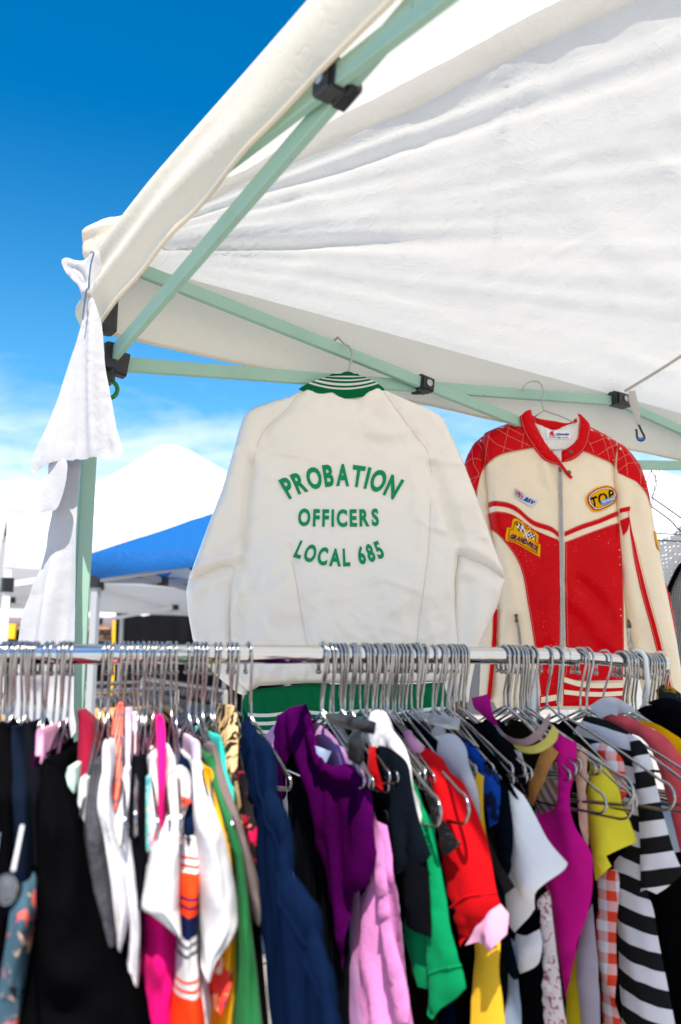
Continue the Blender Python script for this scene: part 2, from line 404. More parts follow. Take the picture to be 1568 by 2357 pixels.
M = {}
M['canvas'] = canvas('white_canvas', (.80, .795, .78), (.86, .835, .79), .27, .20)
M['valance'] = canvas('cream_canvas', (.76, .715, .63), (.86, .76, .58), .36, .10, 6)
M['white_canvas2'] = canvas('white_tent_cloth', (.86, .86, .86), (.75, .75, .75), .22, .15)
M['blue_canvas'] = canvas('blue_tent_cloth', (.008, .12, .38), (.010, .14, .46), .25, .3, 14)
M['purple_canvas'] = canvas('grey_purple_tent_cloth', (.22, .17, .20), (.2, .15, .18), .15, .2)
M['curtain'] = canvas('white_curtain_cloth', (.56, .56, .59), (.80, .78, .76), .25, .06, 7)
def worn_paint(name, c):
    m, nt, N, L = new_mat(name); out = N('ShaderNodeOutputMaterial'); b = N('ShaderNodeBsdfPrincipled'); tc = N('ShaderNodeTexCoord')
    n1 = N('ShaderNodeTexNoise'); n1.inputs['Scale'].default_value = 90; n1.inputs['Detail'].default_value = 6; n1.inputs['Roughness'].default_value = .7
    n2 = N('ShaderNodeTexNoise'); n2.inputs['Scale'].default_value = 7; n2.inputs['Detail'].default_value = 5
    n3 = N('ShaderNodeTexNoise'); n3.inputs['Scale'].default_value = 320; n3.inputs['Detail'].default_value = 2
    for n in (n1, n2, n3): L(tc.outputs['Object'], n.inputs['Vector'])
    r1 = N('ShaderNodeValToRGB'); r1.color_ramp.elements[0].position = .66; r1.color_ramp.elements[1].position = .70; L(n1.outputs[0], r1.inputs[0])
    r2 = N('ShaderNodeValToRGB'); r2.color_ramp.elements[0].position = .45; r2.color_ramp.elements[1].position = .75; L(n2.outputs[0], r2.inputs[0])
    k = N('ShaderNodeMath'); k.operation = 'MULTIPLY'; k.inputs[1].default_value = .35; L(r2.outputs[0], k.inputs[0])
    base = mixc(N, L, k.outputs[0], c, tuple(x * .72 for x in c)); L(mixc(N, L, r1.outputs[0], base, (.10, .09, .08)), b.inputs['Base Color'])
    b.inputs['Roughness'].default_value = .48; b.inputs['Specular IOR Level'].default_value = .35
    bp = N('ShaderNodeBump'); bp.inputs['Strength'].default_value = .12; bp.inputs['Distance'].default_value = .001; L(n3.outputs[0], bp.inputs['Height']); L(bp.outputs[0], b.inputs['Normal']); L(b.outputs[0], out.inputs[0]); return m
M['mint'] = worn_paint('mint_painted_steel', srgb(154, 190, 172))
M['grey_steel'] = plain('grey_painted_steel', (.42, .43, .44), .45, .2, .5)
M['white_steel'] = plain('white_painted_steel', (.75, .75, .75), .45)
M['black_plastic'] = plain('black_plastic', (.012, .012, .013), .42, 0, .5, .15, 300)
M['chrome'] = plain('polished_chrome', (.62, .61, .60), .08, 1.0, .5, 0, 40, .04)
M['wire'] = plain('chromed_wire', (.40, .39, .385), .15, 1.0, .5, 0, 60, .08)
M['steel'] = plain('dull_steel', (.42, .43, .45), .32, 1.0)
M['asphalt'] = plain('asphalt', (.40, .375, .335), .9, 0, .2, .6, 120, .25)
M['green_plastic'] = plain('green_plastic', srgb(10, 120, 40), .35)
M['rope'] = fabric((.55, .52, .46), .9, 0, 900, .5, name='rope')
M['webbing'] = fabric((.52, .50, .46), .9, .1, 500, .5, name='webbing')
M['wood'] = plain('varnished_wood', srgb(205, 160, 105), .45, 0, .4, .1, 60, .2)
M['yellow_paint'] = plain('yellow_paint', srgb(245, 190, 20), .45)
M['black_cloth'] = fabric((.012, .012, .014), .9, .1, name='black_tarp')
# ------------------------------------------------------------------ ground
def ground():
    v, f, uv = grid_vf(60, 60, lambda u, w: np.stack([(u - .5) * 600, (w - .5) * 600 + 100, .0 * u], 1))
    tag(add('ground', v, f, M['asphalt'], None, True, uv), kind='structure')
ground()
# ------------------------------------------------------------------ main tent
ANG = rad(34.5)
n2 = Vector((math.cos(ANG), math.sin(ANG), 0)); u2 = Vector((math.sin(ANG), -math.cos(ANG), 0))
C0 = Vector((-.44, 1.53, 0)); SIDE = 3.0
HT, HS = 2.222, 2.019
def TP(a, b, h): return C0 + n2 * a + u2 * b + Vector((0, 0, h))
def bracket(name, c, ax, ay, sx, sy, sz, parent, bolt=None):
    """black moulded joint: chamfered block with cheeks and a bolt"""
    c = Vector(c); ax = Vector(ax).normalized(); ay = Vector(ay).normalized(); az = ax.cross(ay)
    mb = MB(); mb.addm(*beam_vf(c - ax * sx / 2, c + ax * sx / 2, sy, sz, ay, .12))
    mb.addm(*beam_vf(c - ax * sx * .62, c - ax * sx * .2, sy * .8, sz * 1.12, ay, .2))
    o = mb.build(name, M['black_plastic'], parent, True, 30)
    if bolt is not None:
        b = Vector(bolt).normalized(); k = c + b * (sy * .5)
        v, f = tube_vf([k - b * .002, k + b * .003, k + b * .0045], [.0085, .0085, .0055], 12); add('bolt', v, f, M['steel'], o, True, None, 40)
    return o
def main_tent():
    t = thing('canopy_tent', 'white pop-up canopy on mint green folding frame, over the hanging jackets', 'tent', C0)
    S = SIDE
    corners = [(0, 0), (S, 0), (S, S), (0, S)]
    for a, b in corners:
        oa = -.014 if a == 0 else .014; ob = -.014 if b == 0 else .014
        lg = beam('leg', TP(a + oa, b + ob, .006), TP(a + oa, b + ob, HT - .02), .028, .028, M['mint'], t, n2, .12)
        mb = MB(); p = TP(a + oa, b + ob, .003); mb.addm(*beam_vf(p, p + Vector((0, 0, .006)), .1, .1, n2, .1)); mb.build('foot_plate', M['steel'], lg, True, 30)
        # top corner joint and slider
        sa = 1 if a == 0 else -1; sb = 1 if b == 0 else -1
        mb = MB(); mb.addm(*beam_vf(TP(a, b, HT - .15), TP(a, b, HT + .02), .039, .039, n2, .12))
        mb.addm(*beam_vf(TP(a, b, HT - .01), TP(a + sa * .05, b, HT - .01), .024, .05, u2)); mb.addm(*beam_vf(TP(a, b, HT - .01), TP(a, b + sb * .05, HT - .01), .024, .05, n2))
        mb.build('corner_bracket', M['black_plastic'], t, True, 30)
        mb = MB(); mb.addm(*beam_vf(TP(a, b, HS - .045), TP(a, b, HS + .02), .041, .041, n2, .14))
        mb.addm(*beam_vf(TP(a, b, HS), TP(a + sa * .046, b, HS - .006), .024, .046, u2)); mb.addm(*beam_vf(TP(a, b, HS), TP(a, b + sb * .046, HS - .006), .024, .046, n2))
        mb.build('slider', M['black_plastic'], t, True, 30)
    W_, H_ = .013, .027
    for k in range(4):
        a0 = Vector(corners[k]); a1 = Vector(corners[(k + 1) % 4]); d = (a1 - a0).normalized(); inn = Vector((-d.y, d.x))
        if inn.dot(Vector((S / 2, S / 2)) - a0) < 0: inn = -inn
        d3 = n2 * d.x + u2 * d.y; i3 = n2 * inn.x + u2 * inn.y
        def q(s, h, o): p = a0 + d * s; return TP(p.x, p.y, h) + i3 * o
        e = .04; fo = .009 if k == 0 else -.009
        for (s0, h0, s1, h1, o) in ((e, HT, S / 2, HS, fo), (e, HS, S / 2, HT, -fo), (S - e, HT, S / 2, HS, fo), (S - e, HS, S / 2, HT, -fo)):
            beam('truss_bar', q(s0, h0 - .012 if h0 == HT else h0, o), q(s1, h1 - .012 if h1 == HT else h1, o), W_, H_, M['mint'], t, i3, .12)
        for sc_ in (.5 * (e + S / 2), S - .5 * (e + S / 2)):
            hm = .5 * (HT + HS) - .006; face = i3 if k == 0 else -i3
            sl = (HS - HT) / (S / 2 - e) * (1 if sc_ < S / 2 else -1)
            ax = (d3 + Vector((0, 0, sl))).normalized()
            bracket('crossing_joint', q(sc_, hm, fo * 1.1), ax, face, .032, .026, .034, t, face)
            bracket('crossing_joint', q(sc_, hm - .002, -fo * 1.3), (d3 - Vector((0, 0, sl))).normalized(), face, .034, .02, .03, t)
        bracket('middle_joint', q(S / 2, HT - .012, 0), d3, i3, .055, .04, .036, t, i3)
        bracket('middle_joint', q(S / 2, HS, 0), d3, i3, .055, .04, .036, t, i3)
    # roof panels
    HE = HT + .012; pk = TP(S / 2, S / 2, HT + 1.0)
    ov = .024
    rc = [TP(-ov, -ov, HE), TP(S + ov, -ov, HE), TP(S + ov, S + ov, HE), TP(-ov, S + ov, HE)]
    for k in range(4):
        A = np.array(rc[k]); B = np.array(rc[(k + 1) % 4]); Pk = np.array(pk)
        nr = np.cross(B - A, Pk - A); nr = nr / np.linalg.norm(nr); nr = nr if nr[2] > 0 else -nr
        L = np.linalg.norm(B - A); ex = (B - A) / L; ey = np.cross(nr, ex); ey = ey if ey[2] > 0 else -ey
        def fn(u, v, A=A, B=B, Pk=Pk, nr=nr, ex=ex, ey=ey, k=k):
            u = np.where(u < .5, .5 * (2 * u) ** 1.5, 1 - .5 * (2 * (1 - u)) ** 1.5)
            P = (A[None] * (1 - u[:, None]) + B[None] * u[:, None]) * (1 - v[:, None]) + Pk[None] * v[:, None]
            Q = P - A[None]; x = Q @ ex; y = Q @ ey
            edge = np.clip(v / .06, 0, 1) * np.clip(np.minimum(u, 1 - u) / .05, 0, 1) * np.clip((1 - v) / .1, 0, 1)
            z = -.10 * np.sin(np.pi * np.clip(v * 1.15, 0, 1)) * (np.sin(np.pi * u) ** .7) * (1 - v)
            for xs, sgn in ((x, 0), (L - x, 5)):
                r = np.hypot(xs, y) + 1e-6; th = np.arctan2(y, xs)
                env = np.exp(-r / .75) * np.clip(r / .12, 0, 1)
                z = z + .021 * env * (vn(th * 10 + .25 * r, r * .5, 1 + k + sgn) + .5 * vn(th * 21 + .3 * r, r * .6, 3 + k + sgn))
                z = z + .011 * np.exp(-r / 1.6) * vn(th * 31 + r * .2, r * .6, 2 + k)
            z = z + .008 * fbm(x * 1.3, y * 1.6, 4 + k, 2) + 0.0020 * fbm(x * 14, y * 16, 5 + k)
            for q in range(4):      # sharp storage creases
                ca, sa = math.cos(q * 1.1 + .4), math.sin(q * 1.1 + .4); xx = x * ca + y * sa; yy = -x * sa + y * ca
                z = z + .0055 * np.maximum(0, 1 - np.abs(vn(xx * 5.5, yy * 1.6, q + 2)) * 9) * np.clip(vn(x * 3, y * 3, q) + .35, 0, 1)
            return P + (z * edge)[:, None] * nr[None]
        big = k in (0, 3)
        v, f, uv = grid_vf(230 if big else 40, 170 if big else 30, fn)
        add('roof_panel', v, f, M['canvas'], t, True, uv)
    # loose hip flap running from the corner towards the peak
    for (c, s) in ((rc[0], 1), (rc[1], 1), (rc[3], 1)):
        A = np.array(c); Pk = np.array(pk); ax = (Pk - A); Ln = np.linalg.norm(ax); ax = ax / Ln
        sd = np.cross(ax, (0, 0, 1)); sd = sd / np.linalg.norm(sd)
        def fn2(u, v, A=A, ax=ax, sd=sd, Ln=Ln):
            w = (.012 + .05 * np.clip(u / .55, 0, 1) ** 1.2); x = (v - .5) * 2 * w
            z = -.010 - .075 * np.clip(u / .6, 0, 1) * (1 - (2 * v - 1) ** 2) ** .8 - .008 * fbm(u * 14, v * 2, 3)
            return A[None] + ax[None] * (u * Ln * .98 + .015)[:, None] + sd[None] * (x + .006 * vn(u * 9, v, 2))[:, None] + np.array((0, 0, 1))[None] * z[:, None]
        v, f, uv = grid_vf(120, 14, fn2); add('hip_flap', v, f, M['canvas'], t, True, uv)
    # valances
    for k in range(4):
        A = rc[k]; B = rc[(k + 1) % 4]; d3 = (B - A).normalized(); o3 = Vector((d3.y, -d3.x, 0))
        if o3.dot(TP(S / 2, S / 2, 0) - A) > 0: o3 = -o3
        L = (B - A).length
        left = (k == 3)      # runs from the far corner rc[3] to rc[0]: the photographed near side
        def fn3(u, v, A=A, d3=d3, o3=o3, L=L, left=left, k=k):
            s = u * L; drop = (.125 if left else .145) + .010 * vn(s * 2.2, s * 0, 3 + k)
            z = -v * drop; o = .012 * np.sin(np.pi * v) + v * (.008 + (.007 if left else .016) * vn(s * 3.1, v * .8, 5 + k) + .003 * vn(s * 9, v, 2 + k))
            if left:
                g = np.clip((s - (L - .75)) / .75, 0, 1)              # gathered towards the pinned corner
                z = z * (1 + .25 * g ** 3) - .02 * g ** 2 * v
                o = o + .012 * g * np.sin(v * 11 + 1.5 * vn(s * 3, v, 4)) * (1 - .3 * g)
            P = np.array(A)[None] + np.array(d3)[None] * s[:, None] + np.array(o3)[None] * o[:, None]
            P[:, 2] += z; return P
        v, f, uv = grid_vf(150 if k in (0, 3) else 60, 20, fn3); vo = add('valance', v, f, M['valance'], t, True, uv)
        hp = [Vector(p) for p in np.array(v)[-(150 if k in (0, 3) else 60):]]
        tube('hem', hp, .0035, M['valance'], vo, 6)
    # rope, strap and hook at the middle joint
    p0 = TP(S / 2 - .015, .03, HT + .005); p1 = TP(S / 2 - .05, 1.0, HT + .50)
    tube('rope', [p0 + (p1 - p0) * (i / 20) + Vector((0, 0, -.09 * math.sin(math.pi * i / 20))) for i in range(21)], .0042, M['rope'], t, 7)
    # valance tie seam under the joint
    return t
TENT = main_tent()
def corner_cap():
    pl = Plane(W(240, 540, 1.60), (-.5, -1)); P1 = lambda L: [(.4 * x, 439 + .4 * y) for x, y in L]
    S = Surf(pl, [np.array(p) for p in spline(pl.pts(P1([(492, 400), (487, 300), (494, 258), (520, 218), (565, 188), (630, 160), (690, 148), (760, 150), (760, 320), (640, 400), (560, 430)])), True, 4)], .02, .03, [(pl.pts(P1([(520, 260), (610, 240), (700, 200)])), .008, .012)], [(.004, 14, 8, .5, 3)], .6)
    S.pillow('corner_cap', .008, M['valance'], TENT)
corner_cap()
def strap_hook():
    Y = 2.30; pl = Plane(W(1440, 900, Y), (0, -1))
    s = thing('strap_with_hook', 'short grey webbing strap with black plastic hook hanging from the middle joint', 'strap', W(1452, 905, Y))
    o = Surf(pl, pl.pts([(1446, 900), (1462, 898), (1468, 925), (1474, 950), (1473, 975), (1467, 982), (1462, 970), (1455, 945), (1448, 925)]), .004, .008, nz=[(.003, 20, 10, 0, 2)])
    o.pillow('webbing', .006, M['webbing'], s)
    pts = [(1470, 978), (1475, 990), (1482, 1004), (1481, 1012), (1472, 1014), (1466, 1008), (1465, 994), (1463, 988)]
    tube('hook', [Vector(p) for p in pl.to3(spline(pl.pts(pts), False, 5), np.full(36, .002))], .0032, M['black_plastic'], s, 8)
    tube('clip', [Vector(p) for p in pl.to3(spline(pl.pts([(1466, 1008), (1472, 1012), (1480, 1009)]), False, 4), np.full(9, .004))], .0042, plain('blue_plastic', (.01, .15, .55), .3), s, 8)
strap_hook()

# ------------------------------------------------------------------ other tents
def small_tent(name, label, c0, dn, side, he, hp, val, mroof, mval, msteel, sag=.1, hemarch=0., truss=.2, res=40, group=None):
    c0 = Vector((c0[0], c0[1], 0)); dn = Vector((dn[0], dn[1], 0)).normalized(); dm = Vector((-dn.y, dn.x, 0))
    t = thing(name, label, 'tent', c0, group)
    Q = lambda a, b, h: c0 + dn * a + dm * b + Vector((0, 0, h))
    cs = [(0, 0), (side, 0), (side, side), (0, side)]
    pk = Q(side / 2, side / 2, hp)
    for a, b in cs:
        ia = .03 if a == 0 else -.03; ib = .03 if b == 0 else -.03
        beam('leg', Q(a + ia, b + ib, .005), Q(a + ia, b + ib, he - .02), .036, .036, msteel, t, dn, .12)
        beam('slider', Q(a + ia, b + ib, he - truss - .04), Q(a + ia, b + ib, he - truss + .03), .055, .055, M['black_plastic'], t, dn); beam('corner_bracket', Q(a + ia, b + ib, he - .09), Q(a + ia, b + ib, he - .01), .055, .055, M['black_plastic'], t, dn)
    for k in range(4):
        a0 = Vector(cs[k]); a1 = Vector(cs[(k + 1) % 4]); d = (a1 - a0) / side
        inn = Vector((-d.y, d.x)); i3 = dn * inn.x + dm * inn.y; d3 = dn * d.x + dm * d.y
        q = lambda s, h, o: Q(a0.x + d.x * s + inn.x * o, a0.y + d.y * s + inn.y * o, h)
        hb, ht = he - truss, he - .03
        for s0, s1 in ((.05, side / 2), (side - .05, side / 2)):
            beam('truss_bar', q(s0, ht, .045), q(s1, hb, .045), .016, .03, msteel, t, i3)
            beam('truss_bar', q(s0, hb, .025), q(s1, ht, .025), .016, .03, msteel, t, i3)
            mb = MB(); c = q((s0 + s1) / 2, (hb + ht) / 2, .035); mb.addm(*beam_vf(c - d3 * .028, c + d3 * .028, .05, .046, i3)); mb.build('crossing_joint', M['black_plastic'], t, True, 30)
        for h in (hb, ht):
            mb = MB(); c = q(side / 2, h, .035); mb.addm(*beam_vf(c - d3 * .045, c + d3 * .045, .055, .06, i3)); mb.build('middle_joint', M['black_plastic'], t, True, 30)
        A = np.array(Q(*cs[k], he)); B = np.array(Q(*cs[(k + 1) % 4], he)); Pk = np.array(pk)
        def fn(u, v):
            P = (A[None] * (1 - u[:, None]) + B[None] * u[:, None]) * (1 - v[:, None]) + Pk[None] * v[:, None]
            z = -sag * np.sin(np.pi * v) * (1 - .35 * np.sin(np.pi * u)) + .012 * fbm(u * 7 * (1 - v) + 3 * v, v * 4, k) * np.sin(np.pi * np.clip(v, 0, 1))
            rd = np.clip((1 - v) / .08, 0, 1); P[:, 2] += z - .05 * (1 - rd) ** 2
            P[:, 2] -= hemarch * 0; return P
        v, f, uv = grid_vf(res, res, fn); add('roof_panel', v, f, mroof, t, True, uv)
        o3 = -i3
        def fn3(u, v):
            s = u * side; P = A[None] * (1 - u[:, None]) + B[None] * u[:, None]
            dr = val - hemarch * np.sin(np.pi * u) ** .8
            P = P + np.array(o3)[None] * (.012 * np.sin(np.pi * v) + v * (.01 + .02 * vn(s * 2.6, v, k)))[:, None]
            P[:, 2] -= v * dr; return P
        v, f, uv = grid_vf(60, 10, fn3); add('valance', v, f, mval, t, True, uv)
    return t
wt = small_tent('market_tent', 'large white pop-up tent with pointed roof behind the blue one', (-1.675, 4.3), (n2.x, n2.y), 3.0, 2.21, 3.18, .25, M['white_canvas2'], M['white_canvas2'], M['white_steel'], .10, truss=.33)
bt = small_tent('market_tent', 'bright blue tent roof corner left of the white satin jacket', (-1.197, 4.1), (.93, -.37), 2.2, 2.0, 2.74, .125, M['blue_canvas'], M['blue_canvas'], M['grey_steel'], .05, .04, truss=.12)
small_tent('market_tent', 'pale white tent roof seen behind the red racing jacket', (.35, 6.6), (.97, -.24), 3.4, 2.45, 3.52, .25, M['white_canvas2'], M['white_canvas2'], M['white_steel'], .10)
small_tent('market_tent', 'far tent with dull grey-purple valance under the white tent', (-4.6, 9.2), (.98, .05), 4.6, 2.02, 2.5, .16, M['white_canvas2'], M['purple_canvas'], M['grey_steel'], .06)
# ------------------------------------------------------------------ lettering
_glyph = {}
def glyph(ch, bold):
    if (ch, bold) in _glyph: return _glyph[(ch, bold)]
    cu = bpy.data.curves.new('glyph', 'FONT'); cu.body = ch; cu.size = 1; cu.resolution_u = 4; cu.offset = bold; cu.fill_mode = 'FRONT'
    o = bpy.data.objects.new('glyph', cu); C.objects.link(o); dg = bpy.context.evaluated_depsgraph_get(); dg.update()
    me = bpy.data.meshes.new_from_object(o.evaluated_get(dg)); P = np.array([(v.co.x, v.co.y) for v in me.vertices]); Fc = [tuple(p.vertices) for p in me.polygons]
    bpy.data.objects.remove(o); bpy.data.curves.remove(cu); bpy.data.meshes.remove(me)
    lo, hi = P.min(0), P.max(0); P = (P - lo[None]) ; w = hi[0] - lo[0]
    _glyph[(ch, bold)] = (P, Fc, w, lo[1], hi[1]); return _glyph[(ch, bold)]
def letters(surf, text, place, height, width, mat, parent, bold=.02, off=.0022, gap=.10, name='letter', space=.35, lower=False):
    """place(s, y) -> 2d point on the surface; s runs from -width/2 to width/2"""
    G = [glyph(c, bold) if c != ' ' else None for c in text]; cap = glyph('H', bold)[4] - glyph('H', bold)[3]
    tot = sum((g[2] if g else space) for g in G) + gap * (len(G) - 1); k = width / tot; x = -width / 2; out = []
    base = glyph('H', bold)[3]
    for c, g in zip(text, G):
        if g is None: x += (space + gap) * k; continue
        P, Fc, w, y0, y1 = g
        Q = np.array([place(x + p[0] * k, (p[1] + y0 - base) / cap * height) for p in P])
        h = surf.h(Q) + off; n = len(Q); V = list(map(tuple, surf.pl.to3(Q, h))) 
        cnt = {}
        for f in Fc:
            for i in range(len(f)):
                e = (f[i], f[(i + 1) % len(f)]); cnt.setdefault((min(e), max(e)), []).append(e)
        L3 = list(map(tuple, surf.pl.to3(Q, h - .0022))); V += L3
        F2 = list(Fc) + [(e[0][1], e[0][0], e[0][0] + n, e[0][1] + n) for e in cnt.values() if len(e) == 1]
        out.append(add(name, V, F2, mat, parent, False)); x += (w + gap) * k
    return out
def lerp(a, b, t): return a + (b - a) * t
def wire_path(px_pts, pl, h=0.0, per=6, closed=False):
    q = spline(pl.pts(px_pts), closed, per); return [Vector(p) for p in pl.to3(np.array(q), np.full(len(q), h))]

# ------------------------------------------------------------------ white satin jacket (back view)
def satin_jacket():
    pl = Plane((0.0, 1.80, 1.75), (0.02, -1))
    Z = lambda L: pl.pts([(407.7 + .5 * x, 815.4 + .5 * y) for x, y in L])
    t = thing('satin_jacket', 'white satin bomber jacket with green lettering across its back, hung from mint bar', 'jacket', W(790, 1560, 1.80))
    sat = fabric(srgb(247, 240, 230), .24, .15, 1200, .03, 26, .10, .02, .55, .10, 'ivory_satin', srgb(235, 225, 210))
    rib = fabric(srgb(4, 104, 62), .9, .3, 500, .5, 20, .1, .15, .2, name='green_rib_knit')
    wrib = fabric((.74, .74, .72), .9, .3, 500, .5, 20, .1, .1, .2, name='white_rib_knit')
    seam = fabric(srgb(230, 221, 210), .6, 0, 900, .1, name='seam_thread')
    # torso
    tor = Z([(600, 150), (520, 195), (440, 215), (370, 238), (332, 256), (306, 290), (285, 350), (250, 480), (205, 630), (150, 770), (95, 920), (56, 1026), (70, 1048), (150, 1018), (225, 985), (246, 990), (240, 1100), (238, 1250), (245, 1420), (280, 1520), (330, 1558), (380, 1525),
             (600, 1512), (900, 1515), (1100, 1512), (1240, 1505), (1290, 1470), (1300, 1340), (1285, 1180), (1283, 1050), (1297, 935), (1340, 952), (1420, 985), (1495, 1040), (1514, 1042), (1498, 980), (1455, 870), (1410, 740), (1362, 610), (1320, 500), (1270, 390), (1228, 300), (1200, 275), (1120, 238), (1040, 205), (925, 150), (870, 165), (760, 172), (650, 165)])
    sb = lambda L: [np.array(p) for p in spline(Z(L), False, 5)]
    folds = [(sb([(345, 520), (322, 700), (312, 830), (300, 950), (246, 1000)]), -.012, .012), (sb([(1175, 520), (1215, 640), (1260, 780), (1290, 890), (1300, 940)]), -.012, .012),
             (sb([(320, 300), (260, 520), (190, 720), (120, 900)]), .006, .035), (sb([(1240, 350), (1330, 620), (1420, 850)]), .006, .035), (sb([(310, 930), (230, 950), (140, 985), (80, 1020)]), .008, .014), (sb([(1290, 890), (1350, 905), (1430, 950), (1490, 1000)]), .008, .014),
             (sb([(300, 860), (240, 900), (180, 930)]), -.006, .010), (sb([(1300, 850), (1350, 850), (1400, 875)]), -.006, .010), (sb([(572, 190), (520, 255), (450, 320), (395, 380), (350, 520), (330, 700), (318, 900)]), -.005, .008),       # raglan seams
             (sb([(950, 190), (1000, 270), (1060, 350), (1140, 450), (1165, 540), (1190, 640), (1262, 830)]), -.005, .008),
             (sb([(530, 900), (545, 1000), (575, 1200), (600, 1340), (640, 1480)]), -.006, .009),
             (sb([(1160, 700), (1150, 900), (1120, 1150), (1098, 1340), (1085, 1480)]), -.006, .009),
             (sb([(1080, 1100), (1010, 1180), (960, 1290)]), .008, .03),
             (sb([(860, 330), (960, 390), (1080, 360)]), .007, .018), (sb([(900, 300), (990, 345), (1060, 330)]), -.007, .014), (sb([(880, 420), (1000, 420), (1070, 395)]), -.006, .016),
             (sb([(460, 340), (560, 300), (640, 260)]), .004, .014), (sb([(700, 240), (720, 330), (700, 430)]), .005, .04),
             (sb([(270, 960), (290, 1080), (260, 1200), (285, 1330)]), .007, .011), (sb([(300, 950), (270, 1120), (300, 1250), (270, 1360)]), -.006, .009),
             (sb([(1000, 1260), (1060, 1220), (1090, 1130)]), -.006, .02), (sb([(380, 1280), (450, 1320), (520, 1400)]), .005, .014),
             (sb([(420, 950), (440, 1150), (470, 1300)]), .005, .03), (sb([(700, 1050), (690, 1250), (720, 1400)]), .004, .04)]
    S = Surf(pl, tor, .026, .022, folds, [(.0080, 5, 2.2, .15, 2), (.0040, 14, 6, -.5, 4), (.0022, 8, 24, .35, 5), (.0080, 7, 3.2, .5, 3, 1), (.0060, 5, 14, -.25, 6, 1), (.004, 22, 12, .8, 1, 1), (.0004, 40, 40, 0, 1)], .5)
    cc = Z([(750, 745)])[0]; S.calm = (cc[0], cc[1], .15, .135)
    bd = S.pillow('torso', .03, sat, t)
    # gathers above the waistband
    for i in range(26):
        x = lerp(330, 1230, (i + random.uniform(-.3, .3)) / 25)
        S.folds.append((Z([(x, 1520), (x + random.uniform(-14, 14), 1470 + random.uniform(-20, 20))]), .004 * (1 if i % 2 else -1), .006))
    bpy.data.objects.remove(bd); bd = S.pillow('torso', .0058, sat, t)
    # sleeves: upper and folded lower arm in one surface each
    lo_ = Z([(58, 1000), (110, 985), (200, 950), (290, 930), (300, 1000), (270, 1150), (262, 1300), (290, 1440), (345, 1540), (330, 1580), (280, 1560), (180, 1480), (110, 1400), (70, 1310), (50, 1200), (40, 1090)])
    SL = Surf(pl, lo_, .022, .025, [(sb([(90, 1090), (190, 1050), (250, 1030)]), .006, .014),
              (sb([(180, 1120), (200, 1250), (220, 1380)]), .007, .016), (sb([(130, 1100), (120, 1220), (150, 1340)]), -.005, .018), (sb([(60, 1260), (110, 1330), (170, 1430)]), .006, .012), (sb([(55, 1330), (100, 1370), (140, 1440)]), -.006, .009), ],
              [(.004, 4, 8, .5, 3), (.002, 18, 9, .3, 5)], .5, -.006)
    SL.pillow('sleeve', .0075, sat, t)
    ro_ = Z([(1290, 900), (1340, 915), (1420, 940), (1500, 1000), (1514, 1044), (1505, 1075), (1480, 1150), (1440, 1240), (1395, 1350), (1370, 1440), (1350, 1540), (1345, 1600), (1290, 1610), (1262, 1520), (1262, 1340), (1262, 1180), (1262, 1020)])
    SR = Surf(pl, ro_, .022, .025, [(sb([(1310, 1000), (1390, 1040), (1470, 1090)]), .006, .014),
              (sb([(1390, 1100), (1370, 1250), (1340, 1420)]), .007, .018), (sb([(1330, 1060), (1320, 1250), (1310, 1400)]), -.005, .016)],
              [(.004, 4, 8, -.5, 6), (.002, 18, 9, -.3, 7)], .5, -.006)
    SR.pillow('sleeve', .0075, sat, t)
    # seam piping
    for L in ([(572, 185), (520, 255), (450, 320), (395, 380), (352, 520)], [(950, 190), (1000, 270), (1060, 350), (1140, 450), (1168, 560)]):
        S.line('seam', sb(L), .0011, .0008, seam, bd)
    S.line('seam', sb([(530, 960), (545, 1020), (575, 1200), (600, 1340), (640, 1480)]), .0011, .0008, seam, bd)
    S.line('seam', sb([(1160, 700), (1150, 900), (1120, 1150), (1098, 1340), (1085, 1480)]), .0011, .0008, seam, bd)
    # collar: rolled rib knit with white stripes
    Lb, Rb, Lt, Rt = (688, 904), (885, 905), (783, 860), (818, 860)
    def colr(s, v):
        l = (lerp(Lb[0], Lt[0], v), lerp(Lb[1], Lt[1], v ** .9)); r = (lerp(Rb[0], Rt[0], v), lerp(Rb[1], Rt[1], v ** .9))
        x = lerp(l[0], r[0], s); y = lerp(l[1], r[1], s) + lerp(24, -4, v) * (1 - (2 * s - 1) ** 2); return x, y
    def band(name, v0, v1, mat, par, lift):
        def fn(u, v):
            P = []
            for a, b in zip(u, v):
                vv = lerp(v0, v1, b); x, y = colr(a, vv); p2 = pl.to2(x, y)
                bul = .034 + .014 * math.sin(math.pi * min(1, vv * 1.05)) ** .6 - .030 * vv - .010 * (2 * a - 1) ** 2 + lift * (math.sin(math.pi * b) ** .5 if lift else 1)
                rib_ = .0007 * math.cos(a * 95 * math.pi)
                P.append(pl.to3(np.array([p2]), np.array([bul + rib_]))[0])
            return np.array(P)
        v, f, uv = grid_vf(192, 14 if v1 - v0 > .2 else 4, fn); return add(name, v, f, mat, par, True, uv)
    co = band('collar', 0, 1, rib, t, 0)
    for a, b in ((.24, .30), (.37, .455), (.54, .60), (.70, .765)): band('stripe', a, b, wrib, co, .0016)
    def fnb(u, v):
        P = []
        for a, b in zip(u, v):
            x, y = lerp(Lb[0] + 30, Rb[0] - 30, a), lerp(895, 858, b) + 0; x = lerp(x, 800, b * .55); p2 = pl.to2(x, y); P.append(pl.to3(np.array([p2]), np.array([-.035 + .03 * b]))[0])
        return np.array(P)
    v, f, uv = grid_vf(30, 8, fnb); add('collar_front', v, f, rib, t, True, uv)
    # waistband
    wb = Z([(320, 1545), (600, 1516), (900, 1520), (1100, 1516), (1228, 1508), (1250, 1600), (1258, 1720), (1225, 1790), (900, 1800), (600, 1800), (330, 1790), (300, 1700), (300, 1600)])
